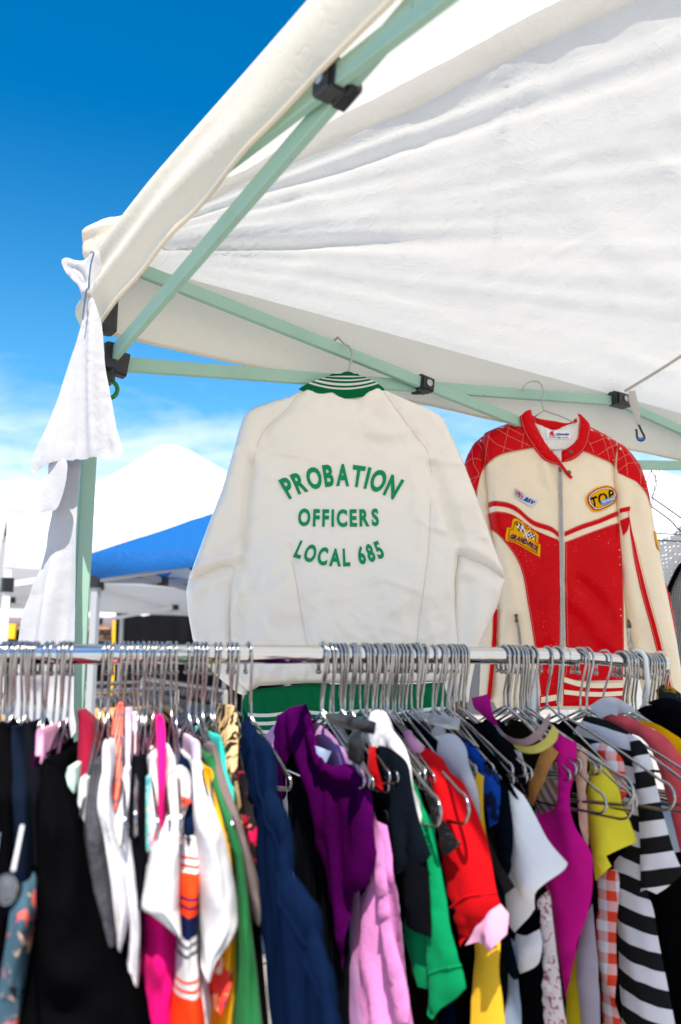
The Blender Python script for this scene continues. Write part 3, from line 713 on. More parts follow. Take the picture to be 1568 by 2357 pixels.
    WB = Surf(pl, wb, .026, .03, [(Z([(x, 1530), (x + 6, 1700)]), -.005, .006) for x in range(350, 1240, 55)], [(.002, 10, 3, 0, 2)], .5)
    wo = WB.pillow('waistband', .0085, rib, t)
    for y in (1655, 1692, 1730, 1765):
        up = [(330 + i * 45, y - 22 * (i / 20) + 6 * math.sin(i * .9)) for i in range(21)]
        WB.patch('stripe', Z([(x, yy - 8) for x, yy in up] + [(x, yy + 8) for x, yy in up[::-1]]), .0012, .012, wrib, wo)
    # lettering
    gr = fabric(srgb(0, 138, 84), .8, .1, 600, .2, 25, .05, .06, .3, name='green_felt_letter')
    k = (pl.to2(900, 1100)[0] - pl.to2(700, 1100)[0]) / 400.0          # metres per half pixel
    def arc(cx, cy, R, up):
        c2 = Z([(cx, cy)])[0]; c2 = (c2[0], c2[1] - up * R * k)
        def f(s, y):
            r = R * k; a = s / r
            rr = (r + y) if up > 0 else (r - y)
            return (c2[0] + rr * math.sin(a), c2[1] + up * rr * math.cos(a))
        return f
    letters(S, 'PROBATION', arc(755, 617, 455, 1), 100 * k, 490 * k, gr, t, .036, gap=.12)
    letters(S, 'OFFICERS', arc(742, 803, 3200, -1), 79 * k, 366 * k, gr, t, .036, gap=.17)
    letters(S, 'LOCAL 685', arc(746, 983, 500, -1), 80 * k, 425 * k, gr, t, .036, gap=.15, space=.30)
    # its hanger: hook round the bar and wide shoulders inside the jacket
    h = thing('coat_hanger', 'steel hanger hook holding the white satin jacket on the sloping mint bar', 'hanger', W(803, 850, 1.8))
    hk = spline([(793, 792), (803, 797), (810, 810), (809, 830), (802, 856), (802, 880)], False, 6)
    A3 = [Vector(p) for p in pl.to3(np.array([pl.to2(*p) for p in hk]), np.zeros(len(hk)))]
    bar = W(790, 795, 1.86)
    A3 = [bar + Vector((-.055, .035, -.030)), bar + Vector((-.045, .03, -.012)), bar + Vector((-.03, .02, .008)), bar + Vector((-.012, -.01, .016))] + A3
    tube('hook', A3, .0022, M['wire'], h, 8)
    for s in (-1, 1):
        tube('shoulder_arm', [W(802, 880, 1.80), W(802 + s * 60, 900, 1.80), W(802 + s * 150, 935, 1.80), W(802 + s * 200, 965, 1.80)], .006, M['wire'], h, 8)
satin_jacket()

# ------------------------------------------------------------------ red and cream racing jacket
def racing_jacket():
    o = Vector((.50, 2.16, 1.7)); pl = Plane(o, (-.16, -1))
    z2p = lambda x, y: (1034.9 + .34 * x, 909.4 + .34 * y)
    Z = lambda L: pl.pts([z2p(*p) for p in L]); SZ = lambda L, per=5, cl=False: [np.array(p) for p in spline(Z(L), cl, per)]
    t = thing('racing_jacket', 'red and cream leather racing jacket with front zip and sewn patches', 'jacket', RP(*z2p(740, 2030), o, pl.n))
    cream = fabric(srgb(241, 224, 196), .34, .0, 160, .02, 20, .06, .06, .45, name='cream_leather')
    red = fabric(srgb(206, 0, 14), .30, .0, 150, .025, 22, .10, .14, .11, name='red_leather')
    def flecks(m):
        nt = m.node_tree; N = nt.nodes.new; L = nt.links.new; b = nt.nodes[nt['bsdf']]; src = b.inputs['Base Color'].links[0].from_socket; tc = N('ShaderNodeTexCoord')
        a = N('ShaderNodeTexNoise'); a.inputs['Scale'].default_value = 330; a.inputs['Detail'].default_value = 2; c2 = N('ShaderNodeTexNoise'); c2.inputs['Scale'].default_value = 11
        for n in (a, c2): L(tc.outputs['Object'], n.inputs['Vector'])
        r1 = N('ShaderNodeValToRGB'); r1.color_ramp.elements[0].position = .69; r1.color_ramp.elements[1].position = .73; L(a.outputs[0], r1.inputs[0])
        r2 = N('ShaderNodeValToRGB'); r2.color_ramp.elements[0].position = .50; r2.color_ramp.elements[1].position = .62; L(c2.outputs[0], r2.inputs[0])
        k = N('ShaderNodeMath'); k.operation = 'MULTIPLY'; L(r1.outputs[0], k.inputs[0]); L(r2.outputs[0], k.inputs[1])
        L(mixc(N, L, k.outputs[0], src, (.75, .35, .32)), b.inputs['Base Color'])
    flecks(red)
    thread = fabric(srgb(226, 130, 120), .8, 0, 900, .1, name='pale_thread')
    cthread = fabric(srgb(190, 165, 130), .8, 0, 900, .1, name='tan_thread')
    lining = fabric(srgb(225, 222, 218), .8, .1, 400, .1, 30, .2, .05, name='white_lining')
    # --- torso
    tor = Z([(505, 165), (390, 198), (300, 232), (235, 262), (215, 330), (222, 430), (235, 520), (250, 640), (256, 760), (266, 860), (285, 950), (310, 1120), (325, 1300), (328, 1450), (318, 1700), (300, 1900), (290, 2060), (320, 2120),
             (740, 2130), (1150, 2120), (1230, 2080), (1235, 1900), (1205, 1600), (1195, 1400), (1180, 1200), (1165, 1000), (1150, 860), (1135, 740), (1122, 600), (1118, 500), (1135, 400), (1128, 318), (1050, 268), (940, 215), (890, 170), (700, 240)])
    folds = [(SZ([(258, 640), (300, 760), (340, 900)]), .008, .02), (SZ([(420, 500), (400, 620), (430, 760)]), .006, .025), (SZ([(640, 480), (660, 580), (700, 660)]), .006, .012), (SZ([(690, 480), (700, 560), (715, 640)]), -.006, .009), (SZ([(600, 470), (590, 560), (620, 640)]), -.005, .012),
             (SZ([(870, 620), (860, 800), (900, 950)]), .005, .03), (SZ([(790, 1330), (860, 1420), (1000, 1560), (1100, 1700)]), .012, .022), (SZ([(780, 1270), (870, 1290), (1000, 1420), (1080, 1580)]), -.010, .02), (SZ([(700, 1200), (690, 1400), (700, 1650)]), .006, .016),
             (SZ([(600, 1250), (640, 1500), (650, 1700)]), .005, .03), (SZ([(1000, 1000), (1040, 1250), (1060, 1500)]), .005, .035), (SZ([(340, 1150), (400, 1300), (420, 1450)]), .006, .02), (SZ([(360, 1300), (420, 1500), (430, 1650)]), -.005, .015)]
    S = Surf(pl, tor, .034, .03, folds, [(.004, 5, 3, .2, 4), (.0018, 17, 10, .6, 6), (.003, 9, 5, .4, 3, 1), (.0006, 45, 45, 0, 2)], .6)
    bd = S.pillow('torso', .0095, cream, t)
    P = lambda name, L, mat, off=.0022, par=bd, step=.011, s=S: s.patch(name, Z(L), off, step, mat, par, .0025)
    def band(L, w, up=True): return L + [(x, y + w) for x, y in L[::-1]]
    c_ = lambda L, per=5: [tuple(p) for p in spline(L, False, per)]
    # front panels
    top = c_([(262, 808), (330, 808), (400, 818), (462, 848), (560, 920), (640, 958), (722, 990)])
    lf = c_([(612, 2025), (598, 1900), (562, 1650), (525, 1420), (492, 1230), (445, 1110), (365, 1000), (280, 915)])
    P('front_panel', top + [(733, 1010), (738, 1400), (735, 1700), (722, 2025)] + lf, red)
    P('front_panel', c_([(772, 1008), (900, 960), (1000, 922), (1080, 892), (1140, 872)]) + c_([(1150, 950), (1162, 1100), (1165, 1400), (1163, 1700), (1155, 1930)]) + [(1160, 1925), (900, 1932), (765, 1915), (778, 1700), (772, 1400)], red)
    P('chest_stripe', band(c_([(262, 735), (330, 738), (400, 750), (470, 788), (560, 862), (680, 905), (728, 945)]), 34), red)
    P('chest_stripe', band(c_([(770, 938), (880, 892), (1000, 850), (1134, 792)]), 33), red)
    # waistband
    P('waist_stripe', [(612, 2040), (715, 2022), (720, 2060), (612, 2078)], cream, .004); P('waist_panel', [(606, 2030), (722, 2014), (722, 2100), (606, 2110)], red, .003)
    P('waist_panel', c_([(762, 1920), (900, 1945), (1050, 1952), (1160, 1950)]) + [(1158, 2100), (760, 2100)], red, .003)
    P('waist_stripe', band(c_([(764, 1906), (880, 1938), (1020, 1946), (1156, 1942)]), 34), cream, .0055); P('waist_stripe', band(c_([(764, 1990), (880, 2002), (1020, 2006), (1156, 1998)]), 30), cream, .0055)
    # stitching on torso
    for L in ([(268, 740), (400, 755), (470, 793), (560, 867), (680, 910), (724, 946)], [(268, 812), (400, 823), (462, 853), (560, 925), (716, 992)], [(606, 1900), (570, 1650), (533, 1420), (500, 1230), (453, 1110), (373, 1000), (286, 915)]):
        S.line('stitching', [np.array(p) for p in spline(Z(L), False, 5)], .0005, .0035, thread, bd)
    for L in ([(772, 942), (880, 897), (1000, 855), (1130, 797)], [(775, 1012), (1000, 927), (1136, 878)], [(781, 1020), (783, 1400), (790, 1690), (776, 1900)], [(1155, 960), (1158, 1400), (1154, 1900)]):
        S.line('stitching', [np.array(p) for p in spline(Z(L), False, 5)], .0005, .0035, thread, bd)
    # --- sleeves
    lsl = Z([(235, 262), (165, 320), (120, 400), (95, 470), (100, 540), (130, 620), (175, 700), (180, 900), (190, 1200), (200, 1500), (210, 1800), (200, 2060), (300, 2080), (325, 1900), (345, 1600), (350, 1300), (335, 1100), (310, 940), (290, 760), (270, 560), (270, 500), (262, 400)])
    SL = Surf(pl, lsl, .03, .045, [], [(.005, 6, 3, .2, 3)], .6, -.012); sl = SL.pillow('sleeve', .012, cream, t)
    SL.patch('sleeve_stripe', Z(c_([(296, 1450), (290, 1650), (268, 1900), (250, 2060)]) + c_([(280, 2060), (296, 1900), (318, 1650), (322, 1450)])), .003, .012, red, sl, .003)
    rsl = Z([(1128, 318), (1180, 345), (1235, 400), (1290, 475), (1325, 560), (1350, 660), (1372, 780), (1392, 900), (1410, 1000), (1432, 1110), (1450, 1220), (1480, 1370), (1515, 1540), (1545, 1700), (1575, 1900), (1600, 2060), (1560, 2110), (1330, 2110), (1280, 1900), (1235, 1720), (1190, 1500), (1150, 1300), (1130, 1120), (1120, 1000), (1120, 860), (1105, 700), (1090, 600), (1085, 500), (1090, 400)])
    SR = Surf(pl, rsl, .032, .035, [(SZ([(1215, 1000), (1230, 1250), (1260, 1500)]), .006, .02), (SZ([(1330, 800), (1370, 1100), (1420, 1400), (1490, 1700)]), .008, .03), (SZ([(1250, 640), (1230, 720), (1215, 800)]), -.006, .01), (SZ([(1240, 1300), (1290, 1600), (1340, 1850)]), -.006, .02)], [(.004, 6, 3, .3, 6), (.0015, 18, 10, .4, 2)], .6, -.002)
    sr = SR.pillow('sleeve', .0095, cream, t)
    SR.patch('sleeve_stripe', Z(c_([(1196, 790), (1228, 980), (1275, 1180), (1330, 1400), (1390, 1620), (1440, 1820), (1490, 2010), (1510, 2090)]) + c_([(1468, 2090), (1450, 2010), (1405, 1820), (1355, 1620), (1295, 1400), (1242, 1180), (1210, 980), (1206, 900)])), .0022, .011, red, sr, .0025)
    SR.line('stitching', SZ([(1238, 1000), (1285, 1180), (1340, 1400), (1400, 1620), (1450, 1820), (1500, 2010)]), .0005, .0032, thread, sr); SR.line('stitching', SZ([(1214, 1000), (1252, 1180), (1302, 1400), (1362, 1620), (1412, 1820), (1458, 2010)]), .0005, .0032, thread, sr)
    SR.patch('sleeve_band', Z([(1140, 780), (1210, 766), (1208, 795), (1142, 808)]), .003, .009, red, sr, .003); SR.patch('underarm_panel', Z([(1144, 858), (1204, 836), (1200, 890), (1188, 932), (1162, 962)]), .003, .009, red, sr, .003)
    # quilted elbow behind the right sleeve
    el = Z([(1440, 1200), (1475, 1270), (1505, 1370), (1530, 1500), (1548, 1640), (1556, 1760), (1500, 1720), (1440, 1500), (1425, 1300)])
    SE = Surf(pl, el, .02, .03, [], [(.003, 20, 20, 0, 2)], .6, -.018); se = SE.pillow('elbow_panel', .009, red, t)
    for L in ([(1440, 1300), (1500, 1420), (1545, 1600)], [(1440, 1420), (1500, 1520), (1545, 1700)], [(1500, 1330), (1460, 1400), (1440, 1460)], [(1530, 1450), (1480, 1530), (1460, 1580)], [(1548, 1570), (1500, 1640), (1480, 1680)]):
        SE.line('stitching', SZ(L), .0005, .001, thread, se)
    # --- quilted shoulder yokes
    yl = c_([(495, 172), (390, 200), (300, 235), (235, 265)]) + c_([(228, 300), (225, 400), (236, 500)]) + c_([(240, 490), (330, 430), (430, 400), (560, 378)]) + [(520, 320), (490, 250)]
    yr = c_([(925, 215), (1000, 245), (1080, 285), (1128, 325)]) + [(1122, 420), (1118, 492)] + c_([(1118, 492), (1060, 465), (1000, 440), (895, 396)]) + [(925, 320), (935, 260)]
    ql = P('shoulder_yoke', yl, red, .003); qr = P('shoulder_yoke', yr, red, .003)
    yl2 = c_([(228, 270), (165, 325), (122, 400), (99, 470), (104, 540), (135, 620), (178, 690)]) + c_([(182, 660), (212, 545), (232, 500)]) + [(222, 400)]
    yr2 = c_([(1132, 326), (1180, 352), (1232, 408), (1284, 482), (1318, 565), (1345, 670), (1366, 775)]) + c_([(1340, 700), (1300, 645), (1258, 602)]) + [(1180, 565), (1130, 540), (1122, 500)]
    q2 = SL.patch('shoulder_cap', Z(yl2), .003, .011, red, sl, .003); q3 = SR.patch('shoulder_cap', Z(yr2), .003, .011, red, sr, .003)
    for s_, q_, LL in ((S, ql, [[(410, 195), (385, 300), (360, 415)], [(300, 240), (390, 300), (500, 350), (540, 375)], [(250, 290), (320, 360), (430, 400)], [(275, 250), (250, 380), (240, 480)], [(500, 265), (490, 340), (485, 385)], [(355, 225), (420, 260), (500, 300)]]),
                       (S, qr, [[(1000, 250), (1040, 350), (1070, 460)], [(1090, 290), (1020, 320), (935, 355)], [(1120, 350), (1060, 385), (990, 430)], [(925, 330), (950, 370), (965, 415)], [(1050, 275), (1090, 380), (1112, 470)]]),
                       (SL, q2, [[(105, 470), (150, 440), (215, 450)], [(150, 340), (155, 420), (165, 480), (200, 540)], [(110, 590), (160, 570), (205, 560)], [(140, 620), (170, 590), (200, 540)], [(180, 310), (225, 380)]]),
                       (SR, q3, [[(1140, 345), (1180, 460), (1190, 560)], [(1230, 400), (1170, 430), (1125, 460)], [(1130, 530), (1200, 480), (1290, 470)], [(1285, 500), (1280, 620)], [(1200, 400), (1260, 500), (1290, 560)], [(1285, 520), (1320, 600)], [(1290, 640), (1340, 650)]])):
        for L in LL: s_.line('stitching', SZ(L), .0006, .0036, thread, q_)
    S.line('seam', SZ([(242, 495), (330, 436), (430, 406), (560, 384)]), .0007, .003, cthread, bd); S.line('seam', SZ([(1116, 500), (1060, 472), (1000, 447), (897, 403)]), .0007, .003, cthread, bd)
    # --- neck opening with lining, label, collar
    S.patch('lining', Z([(560, 190), (700, 235), (860, 200), (870, 330), (760, 410), (742, 480), (665, 400), (600, 300)]), .004, .009, lining, bd, .004)
    lab = fabric(srgb(232, 236, 246), .7, .1, 900, .2, name='label_satin'); navy = fabric(srgb(35, 40, 90), .7, 0, 900, .1, name='navy_thread')
    lb = S.patch('size_label', Z([(645, 266), (806, 262), (808, 322), (652, 327)]), .0065, .008, lab, bd, .002)
    rt = fabric(srgb(215, 30, 40), .7, 0, 900, .1, name='red_thread')
    for L in ([(664, 290), (680, 272), (700, 268), (690, 280), (700, 284), (680, 292)], [(666, 304), (680, 290), (700, 288), (698, 296), (680, 300), (668, 308)]):
        S.patch('emblem', Z(L), .0085, .004, rt, lb, .001)
    ls = lambda x0, y0, x1, y1: (lambda s, y: tuple(np.array(Z([((x0 + x1) / 2, (y0 + y1) / 2)])[0]) + s * UV[0] + y * UV[1]))
    def straight(x0, y0, x1, y1, slant=0.):
        a, b = [np.array(q) for q in Z([(x0, y0), (x1, y1)])]; d = (b - a) / np.linalg.norm(b - a); nn = np.array((-d[1], d[0])); c = (a + b) / 2
        return (lambda s, y: tuple(c + d * (s + slant * y) + nn * y)), float(np.linalg.norm(b - a))
    zk = (Z([(1000, 500)])[0][0] - Z([(900, 500)])[0][0]) / 100
    f_, w_ = straight(712, 300, 796, 298, .25); letters(S, 'Kömwest', f_, 18 * zk, w_, navy, lb, .0, .0085, .05)
    f_, w_ = straight(722, 320, 744, 319); letters(S, 'XXL', f_, 9 * zk, w_, navy, lb, .01, .0085, .05)
    for x0, x1 in ((664, 716), (750, 796)): S.line('underline', Z([(x0, 316), (x1, 314)]), .0006, .0085, navy, lb)
    f_, w_ = straight(684, 306, 706, 305); letters(S, 'SPORT', f_, 5 * zk, w_, rt, lb, .0, .0085, .05)
    # collar pieces
    cb = c_([(548, 135), (600, 165), (700, 182), (800, 196), (856, 160)]) + [(868, 210), (862, 245)] + c_([(858, 240), (780, 250), (690, 248), (580, 232)]) + [(560, 190)]
    SC = Surf(pl, Z(cb), .008, .015, [], [(.001, 20, 20, 0, 3)], .6, .012); SC.pillow('collar_back', .009, red, t)
    cl_ = c_([(545, 130), (556, 180), (580, 238), (625, 320), (680, 400), (735, 465), (778, 525), (822, 578)]) + [(812, 592), (795, 580)] + c_([(765, 545), (728, 500), (640, 470), (585, 415), (535, 345), (500, 285), (478, 215), (470, 176)]) + [(505, 142), (530, 130)]
    CLs = Surf(pl, Z(cl_), .012, .02, [], [(.0012, 20, 20, 0, 3)], .8, .042); cl = CLs.pillow('collar_flap', .0075, red, t)
    cr_ = c_([(856, 150), (866, 200), (862, 260), (850, 325), (800, 375), (750, 402), (742, 470)]) + c_([(760, 478), (830, 455), (895, 400), (928, 320), (940, 235), (905, 185)]) + [(880, 160)]
    CRs = Surf(pl, Z(cr_), .012, .02, [], [(.0012, 20, 20, 0, 5)], .8, .038); cr = CRs.pillow('collar_flap', .0075, red, t)
    for s_, q_, L in ((CLs, cl, [(480, 180), (487, 215), (508, 283), (545, 345), (592, 412), (645, 464), (725, 492)]), (CLs, cl, [(552, 140), (565, 185), (588, 240), (632, 320), (688, 400), (740, 462)]), (CRs, cr, [(934, 240), (922, 318), (890, 392), (828, 446), (765, 470)]), (CRs, cr, [(858, 165), (871, 200), (868, 260), (857, 328)])):
        s_.line('stitching', SZ(L), .0005, .0004, thread, q_)
    brass = plain('antique_brass', (.12, .11, .08), .35, 1.0)
    for s_, q_, p in ((CLs, cl, (797, 548)), (CRs, cr, (808, 418))):
        c3 = s_.path3(Z([p]), .001)[0]; v, f = tube_vf([c3, c3 + pl.n * .002, c3 + pl.n * .003, c3 + pl.n * .0025], [.0050, .0050, .0036, .0015], 14); add('press_stud', v, f, brass, q_, True, None, 40)
    # --- zip
    zp = SZ([(738, 512), (742, 700), (748, 1000), (752, 1300), (756, 1600), (754, 1750), (742, 1900), (728, 2080)], 8)
    tape = fabric(srgb(205, 198, 190), .8, .1, 900, .3, name='zip_tape')
    zt = lambda a: [(p[0] + a, p[1]) for p in zp]
    zo = S.patch('zip', zt(-14 * zk) + zt(14 * zk)[::-1], .0045, .008, tape, bd, .004)
    Q = np.array(resample(zp, .0042, False)); H3 = S.pl.to3(Q, S.h(Q) + .0062); teeth = MB()
    for i, p in enumerate(H3):
        p = Vector(p); s = 1 if i % 2 else -1; teeth.addm(*beam_vf(p - pl.ex * .0035 + pl.ex * s * .0012, p + pl.ex * .0035 + pl.ex * s * .0012, .0022, .0022, pl.n))
    to = teeth.build('zip_teeth', M['steel'], zo, True, 30); to['kind'] = 'stuff'
    pz = S.path3(Z([(738, 528)]), .008)[0]; zs = beam('zip_slider', pz + Vector((0, 0, .006)), pz - Vector((0, 0, .006)), .007, .004, brass, zo, pl.ex); 
    for x0, y0, x1, y1, s_ in ((445, 1498, 475, 1690, S), (1212, 1530, 1208, 1720, S)):
        L = SZ([(x0, y0), ((x0 + x1) / 2 + 3, (y0 + y1) / 2), (x1, y1)]); pk_ = s_.line('pocket_zip', L, .0032, .003, M['steel'], bd); 
        a = s_.path3(Z([(x0, y0 - 5), (x0 + 4, y0 + 40)]), .010); tube('zip_puller', [a[0], (a[0] + a[1]) / 2 + pl.n * .004, a[1]], [.005, .0028, .0045], brass, pk_, 8)
    # --- patches
    yel = fabric(srgb(236, 172, 8), .85, .1, 900, .4, 30, .05, .06, name='yellow_embroidery'); blk = fabric((.008, .008, .010), .85, .1, 900, .3, name='black_embroidery'); wht = fabric((.78, .76, .76), .85, .1, 900, .3, name='white_embroidery')
    rde = fabric(srgb(170, 10, 25), .85, .1, 900, .3, name='red_embroidery'); lbl = fabric(srgb(95, 145, 210), .85, .1, 900, .3, name='blue_embroidery'); nvy = fabric(srgb(20, 60, 150), .85, .1, 900, .3, name='navy_embroidery'); prp = fabric(srgb(72, 22, 90), .85, .1, 900, .3, name='purple_embroidery'); pal = fabric(srgb(210, 218, 232), .85, .1, 900, .3, name='pale_patch_cloth')
    # TOP Speed: zoom (2130,1760)-(2290,1900), .10204 px/z
    tz = lambda L: pl.pts([((2130 + .10204 * x) * .6272, (1760 + .10204 * y) * .6272) for x, y in L])
    oval = [(130, 830), (160, 680), (300, 540), (500, 410), (800, 320), (1000, 318), (1150, 360), (1280, 470), (1325, 620), (1290, 760), (1200, 920), (1000, 1050), (780, 1160), (600, 1230), (380, 1225), (280, 1120), (170, 1000)]
    cen = np.array((720, 775)); scl = lambda k, kx=0: [tuple(cen + (np.array(p) - cen) * k) for p in oval]
    sm = lambda L: [tuple(p) for p in spline(L, True, 4)]
    TPp = S.patch('top_speed_patch', tz(sm(oval)), .004, .006, yel, bd, .003)
    S.patch('border', tz(sm(scl(.90))), .0052, .006, rde, TPp); S.patch('border', tz(sm(scl(.82))), .0060, .006, wht, TPp); S.patch('border', tz(sm(scl(.74))), .0068, .006, blk, TPp); S.patch('centre', tz(sm(scl(.71))), .0076, .006, yel, TPp)
    def bars(pts, w):    # stroke polygon
        P_ = np.array(pts, float); d = np.gradient(P_, axis=0); d = d / (np.linalg.norm(d, axis=1)[:, None] + 1e-9); nn = np.stack([-d[:, 1], d[:, 0]], 1) * w / 2
        return [tuple(p) for p in np.vstack([P_ + nn, (P_ - nn)[::-1]])]
    for L, w in (([(285, 815), (515, 735)], 75), ([(385, 800), (430, 940), (440, 1080)], 62)): S.patch('letter', tz(bars(L, w)), .0088, .006, blk, TPp)
    ring = spline([(730, 620), (830, 690), (850, 800), (800, 880), (700, 960), (620, 900), (590, 800), (620, 690), (700, 630)], False, 4); S.patch('letter', tz(bars(ring, 66)), .0088, .006, blk, TPp)
    S.patch('letter', tz(bars([(955, 530), (970, 650), (985, 790)], 62)), .0088, .006, blk, TPp); S.patch('letter', tz(bars(spline([(950, 520), (1050, 495), (1105, 560), (1080, 630), (985, 670)], False, 4), 58)), .0088, .006, blk, TPp)
    rb = S.patch('ribbon', tz([(625, 900), (850, 800), (1220, 675), (1215, 740), (1130, 870), (900, 960), (690, 1025)]), .0098, .006, lbl, TPp)
    a, b = [np.array(q) for q in tz([(700, 960), (1165, 810)])]; d = (b - a) / np.linalg.norm(b - a); nn = np.array((-d[1], d[0])); cc = (a + b) / 2
    letters(S, 'Speed', lambda s, y: tuple(cc + d * s + nn * y), .0075, float(np.linalg.norm(b - a)), wht, rb, .012, .0108, .08)
    # BSV and GRAND-PRIX: zoom (1840,1780)-(2000,2070), .12308 px/z
    gz = lambda L: pl.pts([((1840 + .12308 * x) * .6272, (1780 + .12308 * y) * .6272) for x, y in L])
    bp = S.patch('bsv_patch', gz([(395, 175), (440, 205), (640, 340), (760, 430), (1060, 540), (905, 735), (780, 690), (640, 600), (570, 580), (420, 480), (370, 420), (385, 300)]), .004, .006, pal, bd, .003)
    S.patch('flag', gz([(412, 222), (635, 365), (622, 545), (430, 420), (405, 360)]), .0056, .006, nvy, bp)
    for L, w, m_ in (([(415, 235), (622, 535)], 44, wht), ([(425, 410), (630, 375)], 44, wht), ([(415, 235), (622, 535)], 18, rde), ([(425, 410), (630, 375)], 18, rde), ([(520, 292), (515, 475)], 60, wht), ([(410, 320), (628, 450)], 60, wht), ([(520, 292), (515, 475)], 32, rde), ([(410, 320), (628, 450)], 32, rde)):
        S.patch('flag_cross', gz(bars(L, w)), .0066 + .0003 * (w < 40) + .0003 * (w in (60, 32)), .006, m_, bp)
    a, b = [np.array(q) for q in gz([(640, 545), (900, 668)])]; d = (b - a) / np.linalg.norm(b - a); nn = np.array((-d[1], d[0])); cc = (a + b) / 2; ca, cb_ = cc, d; nb = nn
    letters(S, 'BSV', lambda s, y: tuple(ca + cb_ * (s + .35 * y) + nb * y), .0105, float(np.linalg.norm(b - a)) * 1.02, nvy, bp, .04, .0062, .06)
    gp = [(365, 1075), (460, 1085), (560, 1160), (660, 1165), (735, 1330), (810, 1310), (870, 1420), (1000, 1480), (1075, 1560), (1065, 1800), (1135, 1840), (1120, 2200), (900, 2080), (600, 1900), (380, 1780), (130, 1720), (105, 1640), (150, 1350), (280, 1350), (320, 1120)]
    G = S.patch('grand_prix_patch', gz(gp), .005, .006, yel, bd, .003)
    cg = np.array((620, 1630)); ins = [tuple(cg + (np.array(p) - cg) * .83) for p in gp]
    S.line('border', gz(ins + ins[:1]), .0009, .0058, rde, G, .008)
    a, b = [np.array(q) for q in gz([(225, 1655), (1020, 2050)])]; da = (b - a) / np.linalg.norm(b - a); na = np.array((-da[1], da[0])); c1 = (a + b) / 2
    Lg = float(np.linalg.norm(b - a))
    letters(S, 'GRAND-PRIX', lambda s, y: tuple(c1 + da * s + na * (y + .004 * (1 - (2 * s / Lg) ** 2))), .0125, Lg, prp, G, .045, .0066, .05)
    for org, e1, e2 in (((410, 1200), (215, 60), (85, 240)), ((790, 1480), (190, 70), (-40, 140))):      # chequered flags
        for i in range(4):
            for j in range(3):
                q = lambda a_, b_: (org[0] + e1[0] * a_ / 4 + e2[0] * b_ / 3, org[1] + e1[1] * a_ / 4 + e2[1] * b_ / 3)
                S.patch('flag_check', gz([q(i, j), q(i + 1, j), q(i + 1, j + 1), q(i, j + 1)]), .0066, .01, wht if (i + j) % 2 else blk, G)
    for L in ([(590, 1280), (690, 1480), (770, 1700)], [(820, 1430), (720, 1520), (615, 1600)]): S.patch('flag_pole', gz(bars(L, 30)), .0074, .006, wht, G)
    sp = S.patch('sleeve_patch', Z([(1385, 926), (1396, 926), (1405, 990), (1425, 1060), (1405, 1050), (1390, 1000)]), .02, .008, yel, bd) if False else SR.patch('sleeve_patch', Z([(1372, 930), (1392, 928), (1402, 990), (1422, 1058), (1400, 1050), (1382, 1000)]), .004, .008, yel, sr, .004)
    # hanger
    h = thing('coat_hanger', 'thin steel wire hanger inside the red racing jacket collar', 'hanger', RP(1245, 950, o, pl.n))
    mb = MB()
    f3 = lambda L, hh: [Vector(p) for p in pl.to3(np.array(spline(pl.pts(L), False, 5)), np.full(5 * (len(L) - 1) + 1, hh))]
    v, f = tube_vf(f3([(1201, 910), (1203, 900), (1214, 889), (1232, 886), (1244, 893), (1249, 910), (1245, 930), (1250, 952)], .03), .0018, 7); add('hook', v, f, M['wire'], h)
    v, f = tube_vf([f3([(1250, 952), (1232, 958)], .03)[0]] + f3([(1232, 958), (1200, 975), (1150, 1005), (1110, 1030)], -.0), .0018, 7); add('arm', v, f, M['wire'], h)
    v, f = tube_vf(f3([(1250, 952), (1290, 966), (1316, 978)], .03) + f3([(1340, 990), (1400, 1020)], 0), .0018, 7); add('arm', v, f, M['wire'], h)
    S2 = f3([(1245, 1046), (1280, 1045), (1300, 1044)], .046); v, f = tube_vf(S2, .0016, 7); add('crossbar', v, f, M['wire'], h)
racing_jacket()

